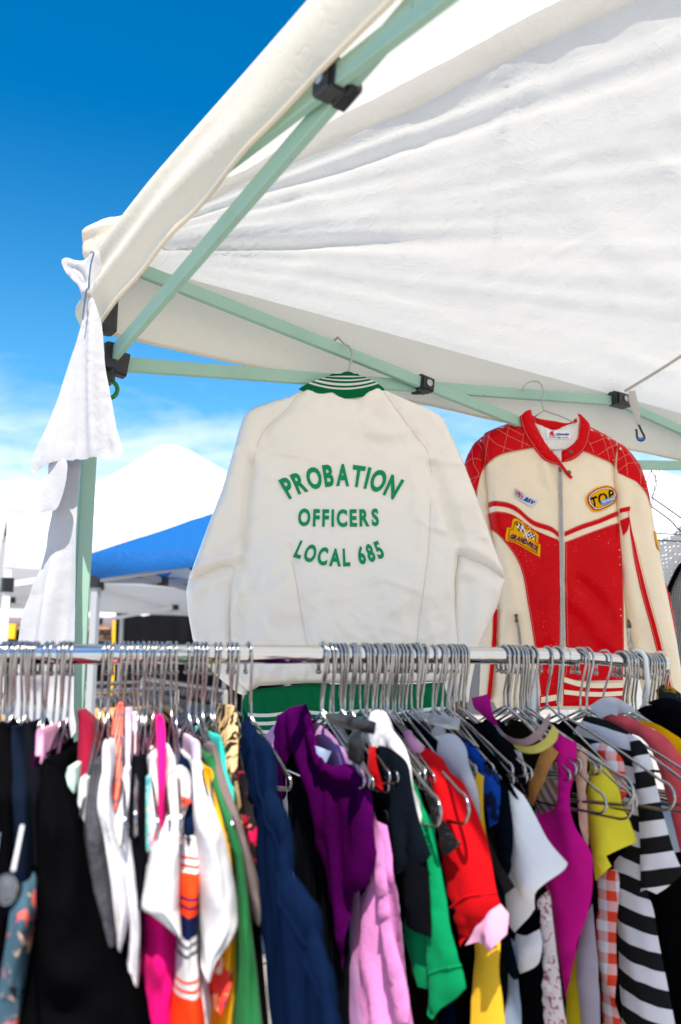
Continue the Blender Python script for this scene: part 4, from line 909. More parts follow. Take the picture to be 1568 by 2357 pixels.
# ------------------------------------------------------------------ curtain at the left leg
def curtain():
    t = thing('side_curtain', 'white side curtain tied up at the tent corner and hanging beside the leg', 'curtain', W(150, 1480, 1.46))
    P3 = lambda L: [(.36 * x, 940.8 + .36 * y) for x, y in L]; P1 = lambda L: [(.4 * x, 439 + .4 * y) for x, y in L]
    m = M['curtain']
    pl = Plane(W(150, 1300, 1.475), (-.35, -1))
    S = Surf(pl, [np.array(p) for p in spline(pl.pts(P3([(395, 330), (525, 330), (512, 430), (488, 520), (482, 700), (484, 1000), (474, 1300), (470, 1600), (468, 1900), (460, 2100), (120, 2100), (118, 1800), (122, 1500), (160, 1320), (215, 1150), (280, 960), (330, 760), (365, 560)])), True, 4)], .0014, .006,
             [(pl.pts(P3([(430, 400), (400, 800), (340, 1200), (260, 1700)])), .016, .018), (pl.pts(P3([(470, 500), (420, 900), (390, 1300), (360, 1800)])), -.012, .016), (pl.pts(P3([(340, 900), (260, 1200), (200, 1600)])), -.010, .016)], [(.006, 22, 2.0, .12, 2), (.001, 40, 40, 0, 3)], .5, 0.0, False)
    S.pillow('lower_fold', .009, m, t)
    pl = Plane(W(115, 1130, 1.44), (-.25, -1))
    S = Surf(pl, [np.array(p) for p in spline(pl.pts(P3([(320, 300), (430, 330), (430, 450), (395, 560), (352, 640), (290, 655), (228, 692), (235, 640), (270, 520), (300, 420)])), True, 4)], .0014, .006, [], [(.005, 16, 3, .3, 2)], .5, 0.0, False)
    S.pillow('middle_fold', .009, m, t)
    pl = Plane(W(170, 900, 1.43), (-.15, -1))
    S = Surf(pl, [np.array(p) for p in spline(pl.pts(P1([(512, 625), (545, 628), (566, 690), (585, 770), (598, 900), (608, 1020), (640, 1200), (668, 1360), (702, 1522), (560, 1540), (440, 1545), (330, 1552), (240, 1590), (188, 1618), (172, 1590), (200, 1500), (262, 1370), (330, 1200), (380, 1040), (425, 900), (470, 750), (495, 670)])), True, 4)], .0014, .006,
             [(pl.pts(P1([(530, 640), (540, 1000), (560, 1530)])), .009, .014), (pl.pts(P1([(520, 660), (440, 1050), (380, 1540)])), -.007, .016), (pl.pts(P1([(525, 650), (480, 1000), (450, 1540)])), .006, .012), (pl.pts(P1([(510, 700), (390, 1100), (280, 1560)])), .006, .016), (pl.pts(P1([(545, 700), (580, 1000), (630, 1500)])), -.005, .014)], [(.004, 10, 2.2, .1, 4), (.0008, 40, 40, 0, 3)], .5, 0.0, False)
    rr = random.Random(3)
    for q in range(11):
        x1 = lerp(205, 690, (q + rr.uniform(.2, .8)) / 11); S.folds.append((pl.pts(P1([(522, 640), (lerp(522, x1, .45), 1050), (x1, 1600)])), rr.choice((-1, 1)) * rr.uniform(.003, .007), rr.uniform(.005, .009)))
    S.pillow('upper_fold', .009, m, t)
    # hem flare gathered at the corner
    pl = Plane(W(200, 600, 1.47), (-.3, -1))
    S = Surf(pl, [np.array(p) for p in spline(pl.pts(P1([(355, 405), (382, 384), (430, 398), (480, 400), (520, 372), (560, 345), (590, 330), (600, 420), (570, 520), (548, 610), (520, 640), (495, 625), (480, 640), (466, 590), (450, 545), (415, 508), (380, 470)])), True, 4)], .008, .012, [(pl.pts(P1([(370, 420), (440, 470), (500, 540)])), -.010, .008), (pl.pts(P1([(560, 380), (530, 480), (510, 600)])), .010, .010)], [(.004, 16, 8, .5, 2)], .6)
    S.pillow('gathered_hem', .007, m, t)
    w = thing('wire_pin', 'bent wire hook pinning the curtain at the tent corner', 'hook', W(205, 640, 1.42))
    pl = Plane(W(205, 640, 1.415), (0, -1))
    tube('wire', wire_path(P1([(520, 360), (532, 350), (540, 362), (526, 420), (516, 500), (512, 560), (500, 570), (490, 640), (478, 740)]), pl), .0016, M['wire'], w, 7)
    r = thing('green_ring', 'small green plastic ring beside the white curtain under the slider', 'ring', W(260, 897, 1.55))
    pl = Plane(W(255, 897, 1.53), (.25, -1)); c = np.array(pl.to2(251, 896)); R = .0165
    pts = [c + R * np.array((math.cos(a) * .92, math.sin(a))) for a in np.linspace(0, 2 * math.pi, 28)[:-1]]
    tube('ring_loop', [Vector(p) for p in pl.to3(np.array(pts), np.zeros(len(pts)))], .0042, M['green_plastic'], r, 8, True)
curtain()
# ------------------------------------------------------------------ front rack
ALPHA = rad(22.0); RD = Vector((math.cos(ALPHA), math.sin(ALPHA), 0)); R0 = Vector((.0725, 1.25, 0)); ROD_R = .0125
def rod_t(px):
    k = (px - 784) / F / (cP) ; k = (px - 784) / F
    # solve x = k * depth (depth along the camera axis, rod close to the horizon)
    def g(t):
        p = R0 + RD * t; z = .02; d = p.y * cP + z * sP; return p.x - k * d
    a, b = -2.0, 2.0
    for _ in range(50):
        m = (a + b) / 2
        if g(m) > 0: b = m
        else: a = m
    return (a + b) / 2
def rod_h(t):                                          # the long tube bows a little, the thin end dips
    return CAMZ + .0195 - .010 * max(0, t - .30) / .18 + .004 * math.sin((t + .6) * 2.2)
def rod_pt(px):
    t = rod_t(px); p = R0 + RD * t; return Vector((p.x, p.y, rod_h(t)))
def rack():
    t = thing('garment_rack', 'long chrome clothes rail crowded with hangers in the foreground', 'clothes rack', (R0.x, R0.y, 0))
    pt = lambda s: Vector((*(R0 + RD * s).xy, rod_h(s)))
    s1 = rod_t(1317); s2 = rod_t(1516)
    tube('rail', [pt(lerp(-.85, s1, i / 24)) for i in range(25)], ROD_R, M['chrome'], t, 24)
    ex = tube('extension_rail', [pt(lerp(s1 - .02, s2, i / 10)) for i in range(11)], ROD_R * .78, M['chrome'], t, 20)
    e = pt(s2); v, f = tube_vf([e - RD * .002, e + RD * .004, e + RD * .008], [.02, .021, .014], 20); add('end_cap', v, f, M['chrome'], ex, True, None, 40)
    tube('rail_collar', [pt(s1 - .012), pt(s1 + .001)], ROD_R * 1.1, M['chrome'], t, 24)
    for s in (rod_t(1223), -.80):
        p = pt(s); tube('upright', [Vector((p.x, p.y + .02, p.z - .02)), Vector((p.x, p.y + .02, .08))], .014, M['steel'], t, 14)
        b = Vector((p.x, p.y + .02, .08)); hd = Vector((RD.y, -RD.x, 0)); tube('base_foot', [b + hd * .25, b - hd * .25], .014, M['steel'], t, 12)
        for q in (.24, -.24):
            c = b + hd * q + Vector((0, 0, -.04)); ft = add('caster', *tube_vf([c - RD * .012, c + RD * .012], .035, 16), M['black_plastic'], t, True, None, 40)
rack()
# ------------------------------------------------------------------ hangers
def hanger_mesh(hw=.205, drop=.095, hook=.078, r=.0019, loop=.016, name='wire_hanger'):
    """local: origin at the rail axis, x towards the viewer, z up"""
    hr = ROD_R + r + .0008; pts = []
    pts += [(-hr - .001, -.022), (-hr - .0005, -.010)]
    pts += [(hr * math.cos(a), hr * math.sin(a)) for a in np.linspace(math.pi, -.35, 14)]
    pts += [(hr * .93, -.014), (hr * .55, -.030), (.001, -hook * .72), (0, -hook)]
    nk = len(pts)
    pts += [(hw * .30, -hook - drop * .26), (hw * .65, -hook - drop * .60), (hw * .93, -hook - drop * .90)]
    c = (hw * .93, -hook - drop * .90 - loop); pts += [(c[0] + loop * 1.1 * math.cos(a), c[1] + loop * math.sin(a)) for a in np.linspace(1.1, -1.5, 8)]
    pts += [(hw * .5, -hook - drop - loop * 1.55), (-hw * .5, -hook - drop - loop * 1.55)]
    c = (-hw * .93, c[1]); pts += [(c[0] - loop * 1.1 * math.cos(a), c[1] + loop * math.sin(a)) for a in np.linspace(-1.5, 1.1, 8)]
    pts += [(-hw * .65, -hook - drop * .60), (-hw * .30, -hook - drop * .26), (0, -hook - .002)]
    path = [Vector((x, 0, z)) for x, z in pts]
    v, f = tube_vf(path, r, 6); bv, bf = ball_vf(path[0], r * 1.9, 8, 5)
    me = bpy.data.meshes.new(name); k = len(v)
    me.from_pydata([tuple(q) for q in v] + [tuple(q) for q in bv], [], list(f) + [tuple(i + k for i in q) for q in bf]); me.update()
    me.polygons.foreach_set('use_smooth', [True] * len(me.polygons)); me.materials.append(M['wire']); return me
HMS = [hanger_mesh(.15, .075, .078, .0019, .008), hanger_mesh(.155, .08, .074, .0019, .007), hanger_mesh(.145, .07, .082, .002, .008)]
HM = [hanger_mesh(), hanger_mesh(.20, .105, .072, .0019, .014), hanger_mesh(.21, .088, .084, .0021, .018), hanger_mesh(.19, .10, .078, .0018, .020)]
def swivel(px):
    xs = [-60, 0, 330, 600, 735, 1000, 1250, 1600]; ys = [-15, -14, -9.5, -3, 0, 0, 3, 8]
    return rad(float(np.interp(px, xs, ys)))
def hdir(px, extra=0.0):
    a = ALPHA + swivel(px) + extra; return Vector((math.sin(a), -math.cos(a), 0))
def place_hanger(px, label, group, extra=0, mesh=None):
    o = bpy.data.objects.new('wire_hanger', mesh or HM[random.randrange(4)]); C.objects.link(o); d = hdir(px, extra + rad(random.uniform(-5, 5)))
    o.location = rod_pt(px) + Vector((0, 0, random.uniform(-.0012, 0))); o.rotation_euler = (rad(random.uniform(-4, 4)), rad(random.uniform(-3.5, 3.5)), math.atan2(d.y, d.x))
    tag(o, label, 'hanger', group); return o
zl = lambda L: [x * .36 for x in L]
HA = [(12, 24), (33, 45), (55, 61), (69, 76), (84, 92)]
left1 = [8, 14, 22, 31, 38, 47, 56, 63, 70, 78, 86, 107, 119, 138, 148, 157, 167]
left2 = [241, 251, 261, 283, 293, 306, 318, 331, 341, 351, 360, 372, 383, 393, 406, 433, 446, 454, 466, 474]
left3 = [494, 506, 527, 535, 545, 572]
mid = [501.8 + .36 * z for z in (665, 680, 720, 735, 765, 790, 810, 850, 862, 875, 888, 930, 950, 975, 1000, 1018, 1040, 1060, 1080, 1095, 1110, 1135, 1160, 1180, 1205, 1220, 1250, 1268, 1283, 1310, 1370, 1410, 1428, 1440, 1475, 1490, 1503, 1530, 1552, 1568)]
right1 = [1003.5 + .36 * z for z in (430, 443, 462, 485, 500, 522, 540, 560, 580, 612)]
right2 = [1003.5 + .36 * z for z in (710, 772)]
right3 = [1003.5 + .36 * z for z in (915, 935, 960)]
right4 = [1003.5 + .36 * z for z in (1180, 1195, 1210, 1226, 1250)]
right5 = [1003.5 + .36 * z for z in (1312, 1330, 1347, 1366, 1386, 1408, 1425, 1440)]
for L, lab, grp in ((left1, 'chrome wire hanger in the bunch at the left end of the front rail', 'hangers at the left end of the rail'),
                    (left2, 'chrome wire hanger on the rail between the mint leg and the satin jacket', 'hangers right of the mint leg'),
                    (left3, 'chrome wire hanger on the rail in front of the satin jacket left sleeve', 'hangers before the bare stretch of rail'),
                    (mid, 'chrome wire hanger in the dense row below the green jacket lettering', 'dense middle row of hangers'),
                    (right1, 'chrome wire hanger in the bunch before the steel upright under the red jacket', 'hangers by the upright'),
                    (right2[:1], 'left one of two spaced chrome hangers just right of the upright', 'hangers under the red jacket zip'),
                    (right2[1:], 'right one of two spaced chrome hangers, nearest the rail collar', 'hangers under the red jacket zip'),
                    (right3[:1], 'first of three chrome hangers just past the rail collar', 'trio of hangers past the collar'), (right3[1:2], 'middle of three chrome hangers just past the rail collar', 'trio of hangers past the collar'), (right3[2:], 'last of three chrome hangers just past the rail collar', 'trio of hangers past the collar'),
                    (right4, 'chrome wire hanger in the bunch left of the white plastic hook', 'hangers left of the white hook'),
                    (right5, 'chrome wire hanger at the far right tip of the rail', 'hangers at the right tip of the rail')):
    for j, px in enumerate(L): place_hanger(px, lab, grp, 0, (HMS[j % 3] if (L is mid and j not in (12, 19)) or (L is left3) or (L is right1 and j % 3) or (L is right4 and j % 2) else None))
place_hanger(1003.5 + .36 * 1075, 'single chrome wire hanger alone on the thin extension rail', None)
def white_hanger():
    px = 1003.5 + .36 * 1290; d = hdir(px); b = rod_pt(px); mp = plain('white_plastic', (.78, .78, .77), .35)
    t = thing('plastic_hanger', 'white plastic hanger with thick hook among the wire ones', 'hanger', b)
    hr = .0165; f3 = lambda x, z: b + d * x + Vector((0, 0, z))
    pts = [f3(hr * math.cos(a), hr * math.sin(a) + .001) for a in np.linspace(math.pi * .9, -.2, 14)] + [f3(hr * 1.05, -.02), f3(hr * 1.02, -.045), f3(hr * .5, -.066), f3(.0, -.075), f3(0, -.09)]
    tube('hook', pts, .0038, mp, t, 8)
    for s in (1, -1): tube('arm', [f3(0, -.088), f3(s * .07, -.105), f3(s * .15, -.15), f3(s * .2, -.19)], [.007, .006, .006, .004], mp, t, 8)
white_hanger()

# ------------------------------------------------------------------ garments on the rack: cloth kinds
def cf(r, g, b, **k):
    c = srgb(r, g, b); kk = .55 if max(c) < .12 else .92
    return fabric(tuple(x * kk for x in c), name=k.pop('name', 'garment_cloth'), **k)
BLK = fabric((.0025, .0025, .003), .9, .15, 500, .15, 14, .3, .2, name='black_cotton'); BLK2 = fabric((.0045, .005, .007), .85, .2, 400, .2, 10, .3, .2, name='charcoal_black_cotton')
NAVY = cf(20, 38, 72); DKN = cf(16, 24, 36); WHT = fabric((.74, .74, .76), .85, .2, 700, .15, 11, .3, .03, name='white_cotton', trans=.12); WHT3 = fabric((.88, .88, .89), .85, .2, 700, .15, 11, .08, .02, name='bright_white_cotton', trans=.12); WHT2 = fabric((.70, .69, .74), .85, .2, 500, .2, 14, .35, .05, name='cool_white_cotton', trans=.1)
PURP = cf(92, 8, 96, sheen=.6, rough=.8, weave=420, wst=.5, var=.35); PINK = cf(222, 140, 204, weave=260, wst=.3); LAV = cf(190, 140, 195)
GREEN = cf(0, 140, 84); RED = cf(200, 8, 18); YEL = cf(238, 190, 50); BYEL = cf(238, 224, 60, trans=.1); MAG = cf(200, 14, 132); HPINK = cf(228, 12, 120); BURG = cf(140, 18, 48, trans=.1)
MINT = cf(198, 232, 216); TWEED = fabric(srgb(70, 70, 76), .95, .1, 160, .9, 30, .3, .5, name='grey_tweed'); CORAL = cf(216, 84, 92); MUST = cf(232, 164, 18); GRN2 = cf(38, 112, 62); TAUPE = cf(112, 98, 96); TURQ = cf(40, 190, 175); GOLD = cf(246, 186, 8); PEACH = cf(236, 188, 160, weave=180, wst=.8); TAN = cf(178, 122, 66, weave=200, wst=.8); MAUVE = cf(172, 142, 138, weave=180, wst=.6); GREYW = cf(206, 206, 210); SOFT = cf(226, 222, 228, weave=120, wst=.9)
LGREY = cf(168, 160, 172); OLIVE = cf(190, 168, 24); BROWN = cf(112, 86, 30); PYEL = cf(226, 206, 100)
def blotch(name, base, spots, scale=22, thr=.5):
    def fn(N, L, mt, u, v, tc):
        c = base
        for i, (sc_, th, cc) in enumerate(spots):
            n = N('ShaderNodeTexNoise'); n.inputs['Scale'].default_value = sc_; n.inputs['Detail'].default_value = 3; n.inputs['Distortion'].default_value = 1.0
            ad = N('ShaderNodeVectorMath'); ad.operation = 'ADD'; L(tc.outputs['Object'], ad.inputs[0]); ad.inputs[1].default_value = (i * 7.3, i * 3.1, 0); L(ad.outputs[0], n.inputs['Vector'])
            c = mixc(N, L, mt('DIVIDE', mt('SUBTRACT', n.outputs[0], th), .03, clamp=True), c, cc)
        return c
    return uvpattern(name, fn)
FLORAL = blotch('teal_floral_print', srgb(58, 84, 98), [(28, .56, srgb(205, 92, 84)), (60, .64, srgb(225, 180, 150)), (40, .66, srgb(20, 30, 40))])
LEOP = blotch('tan_leopard_print', srgb(205, 170, 120), [(55, .52, (.012, .012, .012))])
REDFL = blotch('red_black_floral_print', (.012, .010, .012), [(45, .56, srgb(200, 20, 70)), (70, .64, srgb(240, 110, 100))])
SCARF = blotch('flame_floral_print', srgb(222, 60, 50), [(40, .54, srgb(245, 190, 130)), (55, .62, srgb(90, 30, 110)), (30, .66, srgb(240, 220, 190))])
BLUEP = blotch('royal_blue_print', srgb(14, 66, 160), [(38, .55, (.006, .012, .05))])
LACE = blotch('ivory_lace', srgb(214, 200, 200), [(120, .56, srgb(150, 90, 100)), (45, .60, srgb(228, 222, 222))])
BLACE = blotch('black_lace', (.010, .010, .012), [(140, .60, (.06, .06, .06))])
GOLDP = blotch('black_gold_print', (.02, .022, .022), [(40, .55, srgb(170, 120, 30)), (60, .62, srgb(30, 80, 90))])
def stripe_fn(per, ang, c1, c2, duty=.5, kink=None):
    def fn(N, L, mt, u, v, tc):
        w = mt('ADD', v, mt('MULTIPLY', u, math.tan(ang)))
        n = N('ShaderNodeTexNoise'); n.inputs['Scale'].default_value = 9; L(tc.outputs['Object'], n.inputs['Vector'])
        w = mt('ADD', w, mt('MULTIPLY', n.outputs[0], .012))
        fr = mt('FRACT', mt('DIVIDE', w, per)); return mixc(N, L, mt('DIVIDE', mt('SUBTRACT', fr, duty), .02, clamp=True), c1, c2)
    return fn
def gingham_fn(per, c):
    def fn(N, L, mt, u, v, tc):
        a = mt('GREATER_THAN', mt('FRACT', mt('DIVIDE', u, per)), .5); b = mt('GREATER_THAN', mt('FRACT', mt('DIVIDE', v, per)), .5)
        s = mt('MULTIPLY', mt('ADD', a, b), .5); n = N('ShaderNodeValToRGB'); L(s, n.inputs[0])
        e = n.color_ramp.elements; e[0].color = (.72, .70, .72, 1); e[1].color = col(c); e[1].position = 1.0; return n.outputs[0]
    return fn
GING = uvpattern('orange_gingham', gingham_fn(.026, srgb(214, 66, 40)))
PLAID = uvpattern('coral_plaid_weave', lambda N, L, mt, u, v, tc: mixc(N, L, mt('GREATER_THAN', mt('FRACT', mt('DIVIDE', mt('ADD', v, mt('MULTIPLY', u, .8)), .07)), .82), mixc(N, L, mt('GREATER_THAN', mt('FRACT', mt('DIVIDE', v, .05)), .8), srgb(214, 78, 64), srgb(120, 60, 80)), srgb(235, 190, 165)))
# ------------------------------------------------------------------ garments on the rack
def loft(parent, part, hook, rows, mat, e=(.06, .20), nose=.035, amp=.006, seed=0, ramp=170, sub=7, shift=0.0):
    R = spline([np.array(r, float) for r in rows], False, sub); b = rod_pt(hook); d = hdir(hook); y0 = rows[0][0]
    NS = 17; NB = 7; V = []; UV = []; Fc = []
    for py, xl, xr in R:
        if xr - xl < 3: m_ = (xl + xr) / 2; xl, xr = m_ - 1.5, m_ + 1.5
        t = min(1, max(0, (py - y0) / ramp)); t = t * t * (3 - 2 * t); ee = lerp(e[0], e[1], t) + shift
        Y = (b + d * ee).y; A = W(xl, py, Y); B = W(xr, py, Y); c = (A + B) / 2; hw = (B - A).length / 2; ax = Vector((1, 0, 0)); nz = min(nose, hw * 1.8 + .004)
        ring = []
        for i in range(NS):
            ph = (-1 + 2 * i / (NS - 1)) * math.pi / 2
            f_ = amp * float(fbm(np.array([ph * 1.1 + seed * 3.1]), np.array([py * .006 + seed]), seed)[0])
            p = c + ax * (hw * math.sin(ph)) + d * (nz * (math.cos(ph) - 1) + f_ * math.cos(ph)); ring.append(p)
        L = ee * 1.7 + .02; back = []
        for i in range(1, NB + 1):
            s = i / NB; w = hw * (1 - .25 * s) + amp * float(vn(np.array([s * 3 + seed]), np.array([py * .008]), seed + 1)[0]) * .6; w = max(w * (1 - (s > .99) * .6), .001)
            back.append((c - d * (nz + L * s), w))
        ring += [p + ax * w for p, w in back] + [p - ax * w for p, w in back[::-1]]
        for i, p in enumerate(ring): V.append(p); UV.append((i / len(ring), py / 1000.0))
    n = NS + 2 * NB; m = len(R)
    for j in range(m - 1):
        for i in range(n): Fc.append((j * n + i, j * n + (i + 1) % n, (j + 1) * n + (i + 1) % n, (j + 1) * n + i))
    Fc.append(tuple(range(n))[::-1]); Fc.append(tuple((m - 1) * n + i for i in range(n)))
    return add(part, V, Fc, mat, parent, True, UV)
def G(name, label, cat, hook):
    p = rod_pt(hook); return thing(name, label, cat, (p.x, p.y, .9), 'clothes on the front rack')
def edge(name, label, cat, hook, parts):
    t = G(name, label, cat, hook)
    for i, p in enumerate(parts):
        kw = p[3] if len(p) > 3 else {}; loft(t, p[0], hook, p[1], p[2], seed=(hash_(name + label) + i) % 7, **kw)
    return t
def hash_(s): return sum((i + 1) * ord(c) for i, c in enumerate(s))
def autofolds(out, seed, amp):
    r = random.Random(seed); P = np.array(out); lo, hi = P.min(0), P.max(0); L = []
    k = max(2, int((hi[0] - lo[0]) / .035))
    for i in range(k):
        x0 = lerp(lo[0], hi[0], (i + r.uniform(.2, .8)) / k); y0 = r.uniform(lerp(lo[1], hi[1], .55), hi[1]); y1 = r.uniform(lo[1], lerp(lo[1], hi[1], .4)); dx = r.uniform(-.02, .05)
        L.append(([(x0 - dx * .5, y0), (x0, (y0 + y1) / 2), (x0 + dx, y1)], r.choice((-1, 1, 1)) * r.uniform(.5, 1) * amp, r.uniform(.006, .014)))
    return L
def oblique(name, label, cat, hook, parts, extra=0.0, T=.0075, step=.0095):
    """parts: (name, outline px, material, {T,R,off,folds})"""
    t = G(name, label, cat, hook); d = hdir(hook, rad(extra)); b = rod_pt(hook); n = Vector((d.y, -d.x, 0))
    if n.dot(CAM - b) < 0: n = -n
    pl = Plane(b, n, (.085, 2.6) if hook > 700 else None); base = None; sd = hash_(label) % 7
    for i, p in enumerate(parts):
        k = dict(p[3]) if len(p) > 3 else {}
        out = [np.array(q) for q in (smart(pl.pts(p[1]), 4) if k.get('smooth', 1) else pl.pts(p[1]))]
        TT = k.get('T', T) * .45; fo = [(pl.pts(L), a, s) for L, a, s in k.get('folds', [])] + autofolds(out, sd * 13 + i, .005)
        A = k.get('amp', .006) * .35
        S = Surf(pl, out, TT, k.get('R', .028) * .3, fo, [(A, 18, 3.0, k.get('ang', .18), sd + i), (A * .4, 30, 16, .4, sd + i + 1), (.0035, 13, 3.0, .15, sd + i + 2, 1)], k.get('back', .7), k.get('off', .0), False)
        ob = S.pillow(p[0], k.get('step', step), p[2], t)
        for L in k.get('seams', []): S.line('seam', [np.array(q) for q in spline(pl.pts(L), False, 4)], .0011, .0006, p[2], ob)
    return t, pl
# ---- left stretch, seen edge on
edge('black_dress', 'long black dress at the far left edge of the rail', 'dress', 6, [('body', [(1668, -30, 20), (1760, -36, 26), (1900, -44, 32), (2060, -46, 30), (2250, -60, 12), (2500, -90, 0)], BLK)])
edge('denim_shirt', 'dark blue shirt beside the black dress at far left', 'shirt', 24, [('body', [(1672, 24, 36), (1740, 20, 48), (1850, 22, 60), (1980, 26, 72), (2150, 20, 70), (2500, 0, 60)], cf(24, 34, 52))])
edge('floral_dress', 'teal dress with coral flowers beside the big black robe', 'dress', 34, [('body', [(1960, 44, 66), (2000, 34, 78), (2100, 14, 74), (2200, 0, 58), (2356, -26, 34), (2500, -50, 18)], FLORAL, dict(e=(.19, .235), amp=.008))])
edge('strap_blouse', 'black top with pale pink strap in the left bunch', 'top', 66, [('body', [(1665, 44, 70), (1740, 48, 86), (1850, 50, 90), (2000, 55, 95)], BLK2), ('strap', [(1678, 84, 97), (1690, 80, 99), (1715, 79, 98), (1745, 78, 95), (1775, 75, 90)], cf(232, 160, 196), dict(e=(.10, .17))), ('lining', [(1745, 66, 84), (1800, 64, 82), (1880, 66, 80)], cf(48, 18, 48), dict(e=(.15, .2)))])
edge('black_robe', 'large black robe with wide sleeves, biggest garment at lower left', 'robe', 92, [('body', [(1750, 96, 116), (1766, 88, 130), (1800, 84, 138), (1882, 79, 156), (1990, 72, 186), (2100, 58, 216), (2200, 42, 246), (2300, 25, 276), (2356, 10, 300), (2500, -28, 350)], BLK, dict(e=(.16, .25), amp=.012, nose=.06))])
edge('mint_tank_top', 'pale mint tank top strap just right of the black robe', 'tank top', 128, [('body', [(1768, 154, 172), (1795, 145, 173), (1840, 132, 164), (1880, 134, 159), (1920, 143, 161), (1960, 154, 168), (2000, 162, 172)], MINT, dict(e=(.14, .2)))])
edge('burgundy_dress', 'burgundy sleeveless dress behind the mint strap', 'dress', 165, [('body', [(1636, 177, 184), (1648, 176, 198), (1672, 176, 213), (1760, 174, 215), (1850, 168, 206), (1950, 156, 192), (2050, 152, 184), (2400, 150, 190)], BURG, dict(e=(.03, .15), ramp=260))])
edge('white_blouse', 'white blouse with rounded shoulder left of the tweed jacket', 'blouse', 160, [('body', [(1792, 184, 202), (1805, 179, 205), (1840, 177, 202), (1900, 172, 200), (1980, 170, 199), (2060, 178, 206), (2500, 180, 230)], WHT, dict(e=(.15, .2)))])
edge('tweed_jacket', 'dark grey tweed jacket between two white tops', 'jacket', 180, [('body', [(1758, 210, 228), (1775, 205, 233), (1810, 203, 228), (1860, 193, 222), (1950, 190, 236), (2050, 204, 251), (2140, 232, 262), (2178, 248, 265)], TWEED, dict(e=(.15, .225)))])
edge('white_shirt', 'white shirt hanging right of the grey tweed jacket', 'shirt', 252, [('body', [(1712, 238, 250), (1730, 234, 255), (1770, 233, 255), (1850, 222, 250), (1950, 226, 268), (2020, 236, 286), (2100, 246, 297), (2160, 250, 288), (2215, 256, 272)], WHT2, dict(e=(.13, .215))), ('lower_body', [(2000, 240, 285), (2200, 262, 300), (2500, 270, 330)], cf(120, 130, 160), dict(e=(.14, .16)))])
edge('plaid_shirt', 'coral plaid shirt hung high beside the burgundy dress', 'shirt', 283, [('body', [(1618, 272, 282), (1632, 264, 286), (1665, 256, 285), (1710, 252, 283), (1790, 250, 280), (1850, 246, 272), (1905, 242, 262), (2100, 240, 262)], PLAID, dict(e=(.03, .14), ramp=260))])
edge('lavender_blouse', 'lavender top right of the coral plaid shirt', 'top', 300, [('body', [(1630, 288, 300), (1660, 287, 305), (1720, 288, 304), (1790, 285, 300), (2000, 280, 300)], cf(200, 190, 214), dict(e=(.03, .12), ramp=260))])
edge('lilac_blouse', 'pale lilac blouse with long hanging sleeve left of the black shirt', 'blouse', 275, [('body', [(1772, 286, 298), (1790, 281, 300), (1840, 278, 298), (1900, 262, 292), (1950, 270, 301), (2050, 285, 316), (2150, 298, 323), (2250, 290, 319), (2360, 290, 316), (2500, 285, 320)], WHT2, dict(e=(.15, .205)))])
edge('ivory_camisole', 'narrow ivory camisole with thin straps behind the black shirt', 'camisole', 318, [('body', [(1640, 306, 314), (1700, 306, 318), (1800, 308, 320), (1900, 300, 312)], cf(226, 214, 222), dict(e=(.04, .13), ramp=260))])
edge('black_shirt', 'black shirt left of the hot pink strap top', 'shirt', 318, [('body', [(1745, 308, 332), (1760, 301, 339), (1800, 300, 336), (1900, 298, 333), (2000, 305, 336), (2090, 308, 330)], BLK2, dict(e=(.14, .205)))])
edge('print_blouse', 'narrow teal and yellow print top between black and white', 'top', 340, [('body', [(1790, 336, 346), (1830, 335, 348), (1880, 335, 346), (1960, 336, 345)], blotch('teal_yellow_print', srgb(90, 180, 190), [(60, .55, srgb(240, 205, 30)), (80, .6, srgb(235, 235, 235))]), dict(e=(.15, .2)))])
edge('white_vest', 'narrow white vest left of the hot pink top', 'vest', 345, [('body', [(1742, 347, 360), (1760, 343, 364), (1830, 345, 366), (1950, 338, 364), (2050, 335, 360)], WHT, dict(e=(.13, .19)))])
edge('pink_camisole', 'hot pink strappy top rising among white shirts', 'top', 372, [('body', [(1648, 362, 372), (1662, 360, 380), (1690, 361, 383), (1760, 365, 383), (1850, 365, 381), (1900, 360, 379), (1960, 348, 372)], HPINK, dict(e=(.05, .20)))])
edge('white_pullover', 'narrow white pullover right of the hot pink top', 'pullover', 385, [('body', [(1738, 392, 402), (1752, 386, 406), (1800, 384, 404), (1900, 384, 404)], WHT, dict(e=(.13, .18)))])
edge('black_skirt', 'black skirt hanging under the wide white sleeve', 'skirt', 345, [('body', [(2080, 308, 332), (2130, 302, 330), (2200, 298, 326), (2216, 300, 322)], BLK, dict(e=(.19, .20)))])
edge('pink_skirt', 'hot pink skirt below the wide white sleeve', 'skirt', 372, [('body', [(2060, 326, 412), (2110, 320, 415), (2160, 325, 416), (2250, 318, 413), (2356, 312, 406), (2500, 300, 404)], HPINK, dict(e=(.185, .195), amp=.010))])
edge('wide_sleeve_tee', 'white tee with wide cut sleeve above the hot pink skirt', 't-shirt', 384, [('sleeve', [(1806, 392, 408), (1830, 388, 412), (1882, 380, 415), (1930, 364, 417), (1974, 350, 418), (2050, 330, 419), (2098, 317, 419), (2112, 338, 419), (2135, 375, 419), (2160, 410, 419)], WHT, dict(e=(.16, .235)))])
edge('mesh_blouse', 'sheer white mesh top draped over a hanger above the striped sleeve', 'top', 402, [('body', [(1766, 400, 422), (1776, 388, 436), (1800, 379, 446), (1840, 380, 446), (1862, 392, 436), (1900, 398, 420)], fabric((.70, .68, .70), .9, .3, 300, .6, 20, .3, .1, name='white_mesh', trans=.3), dict(e=(.15, .205)))])
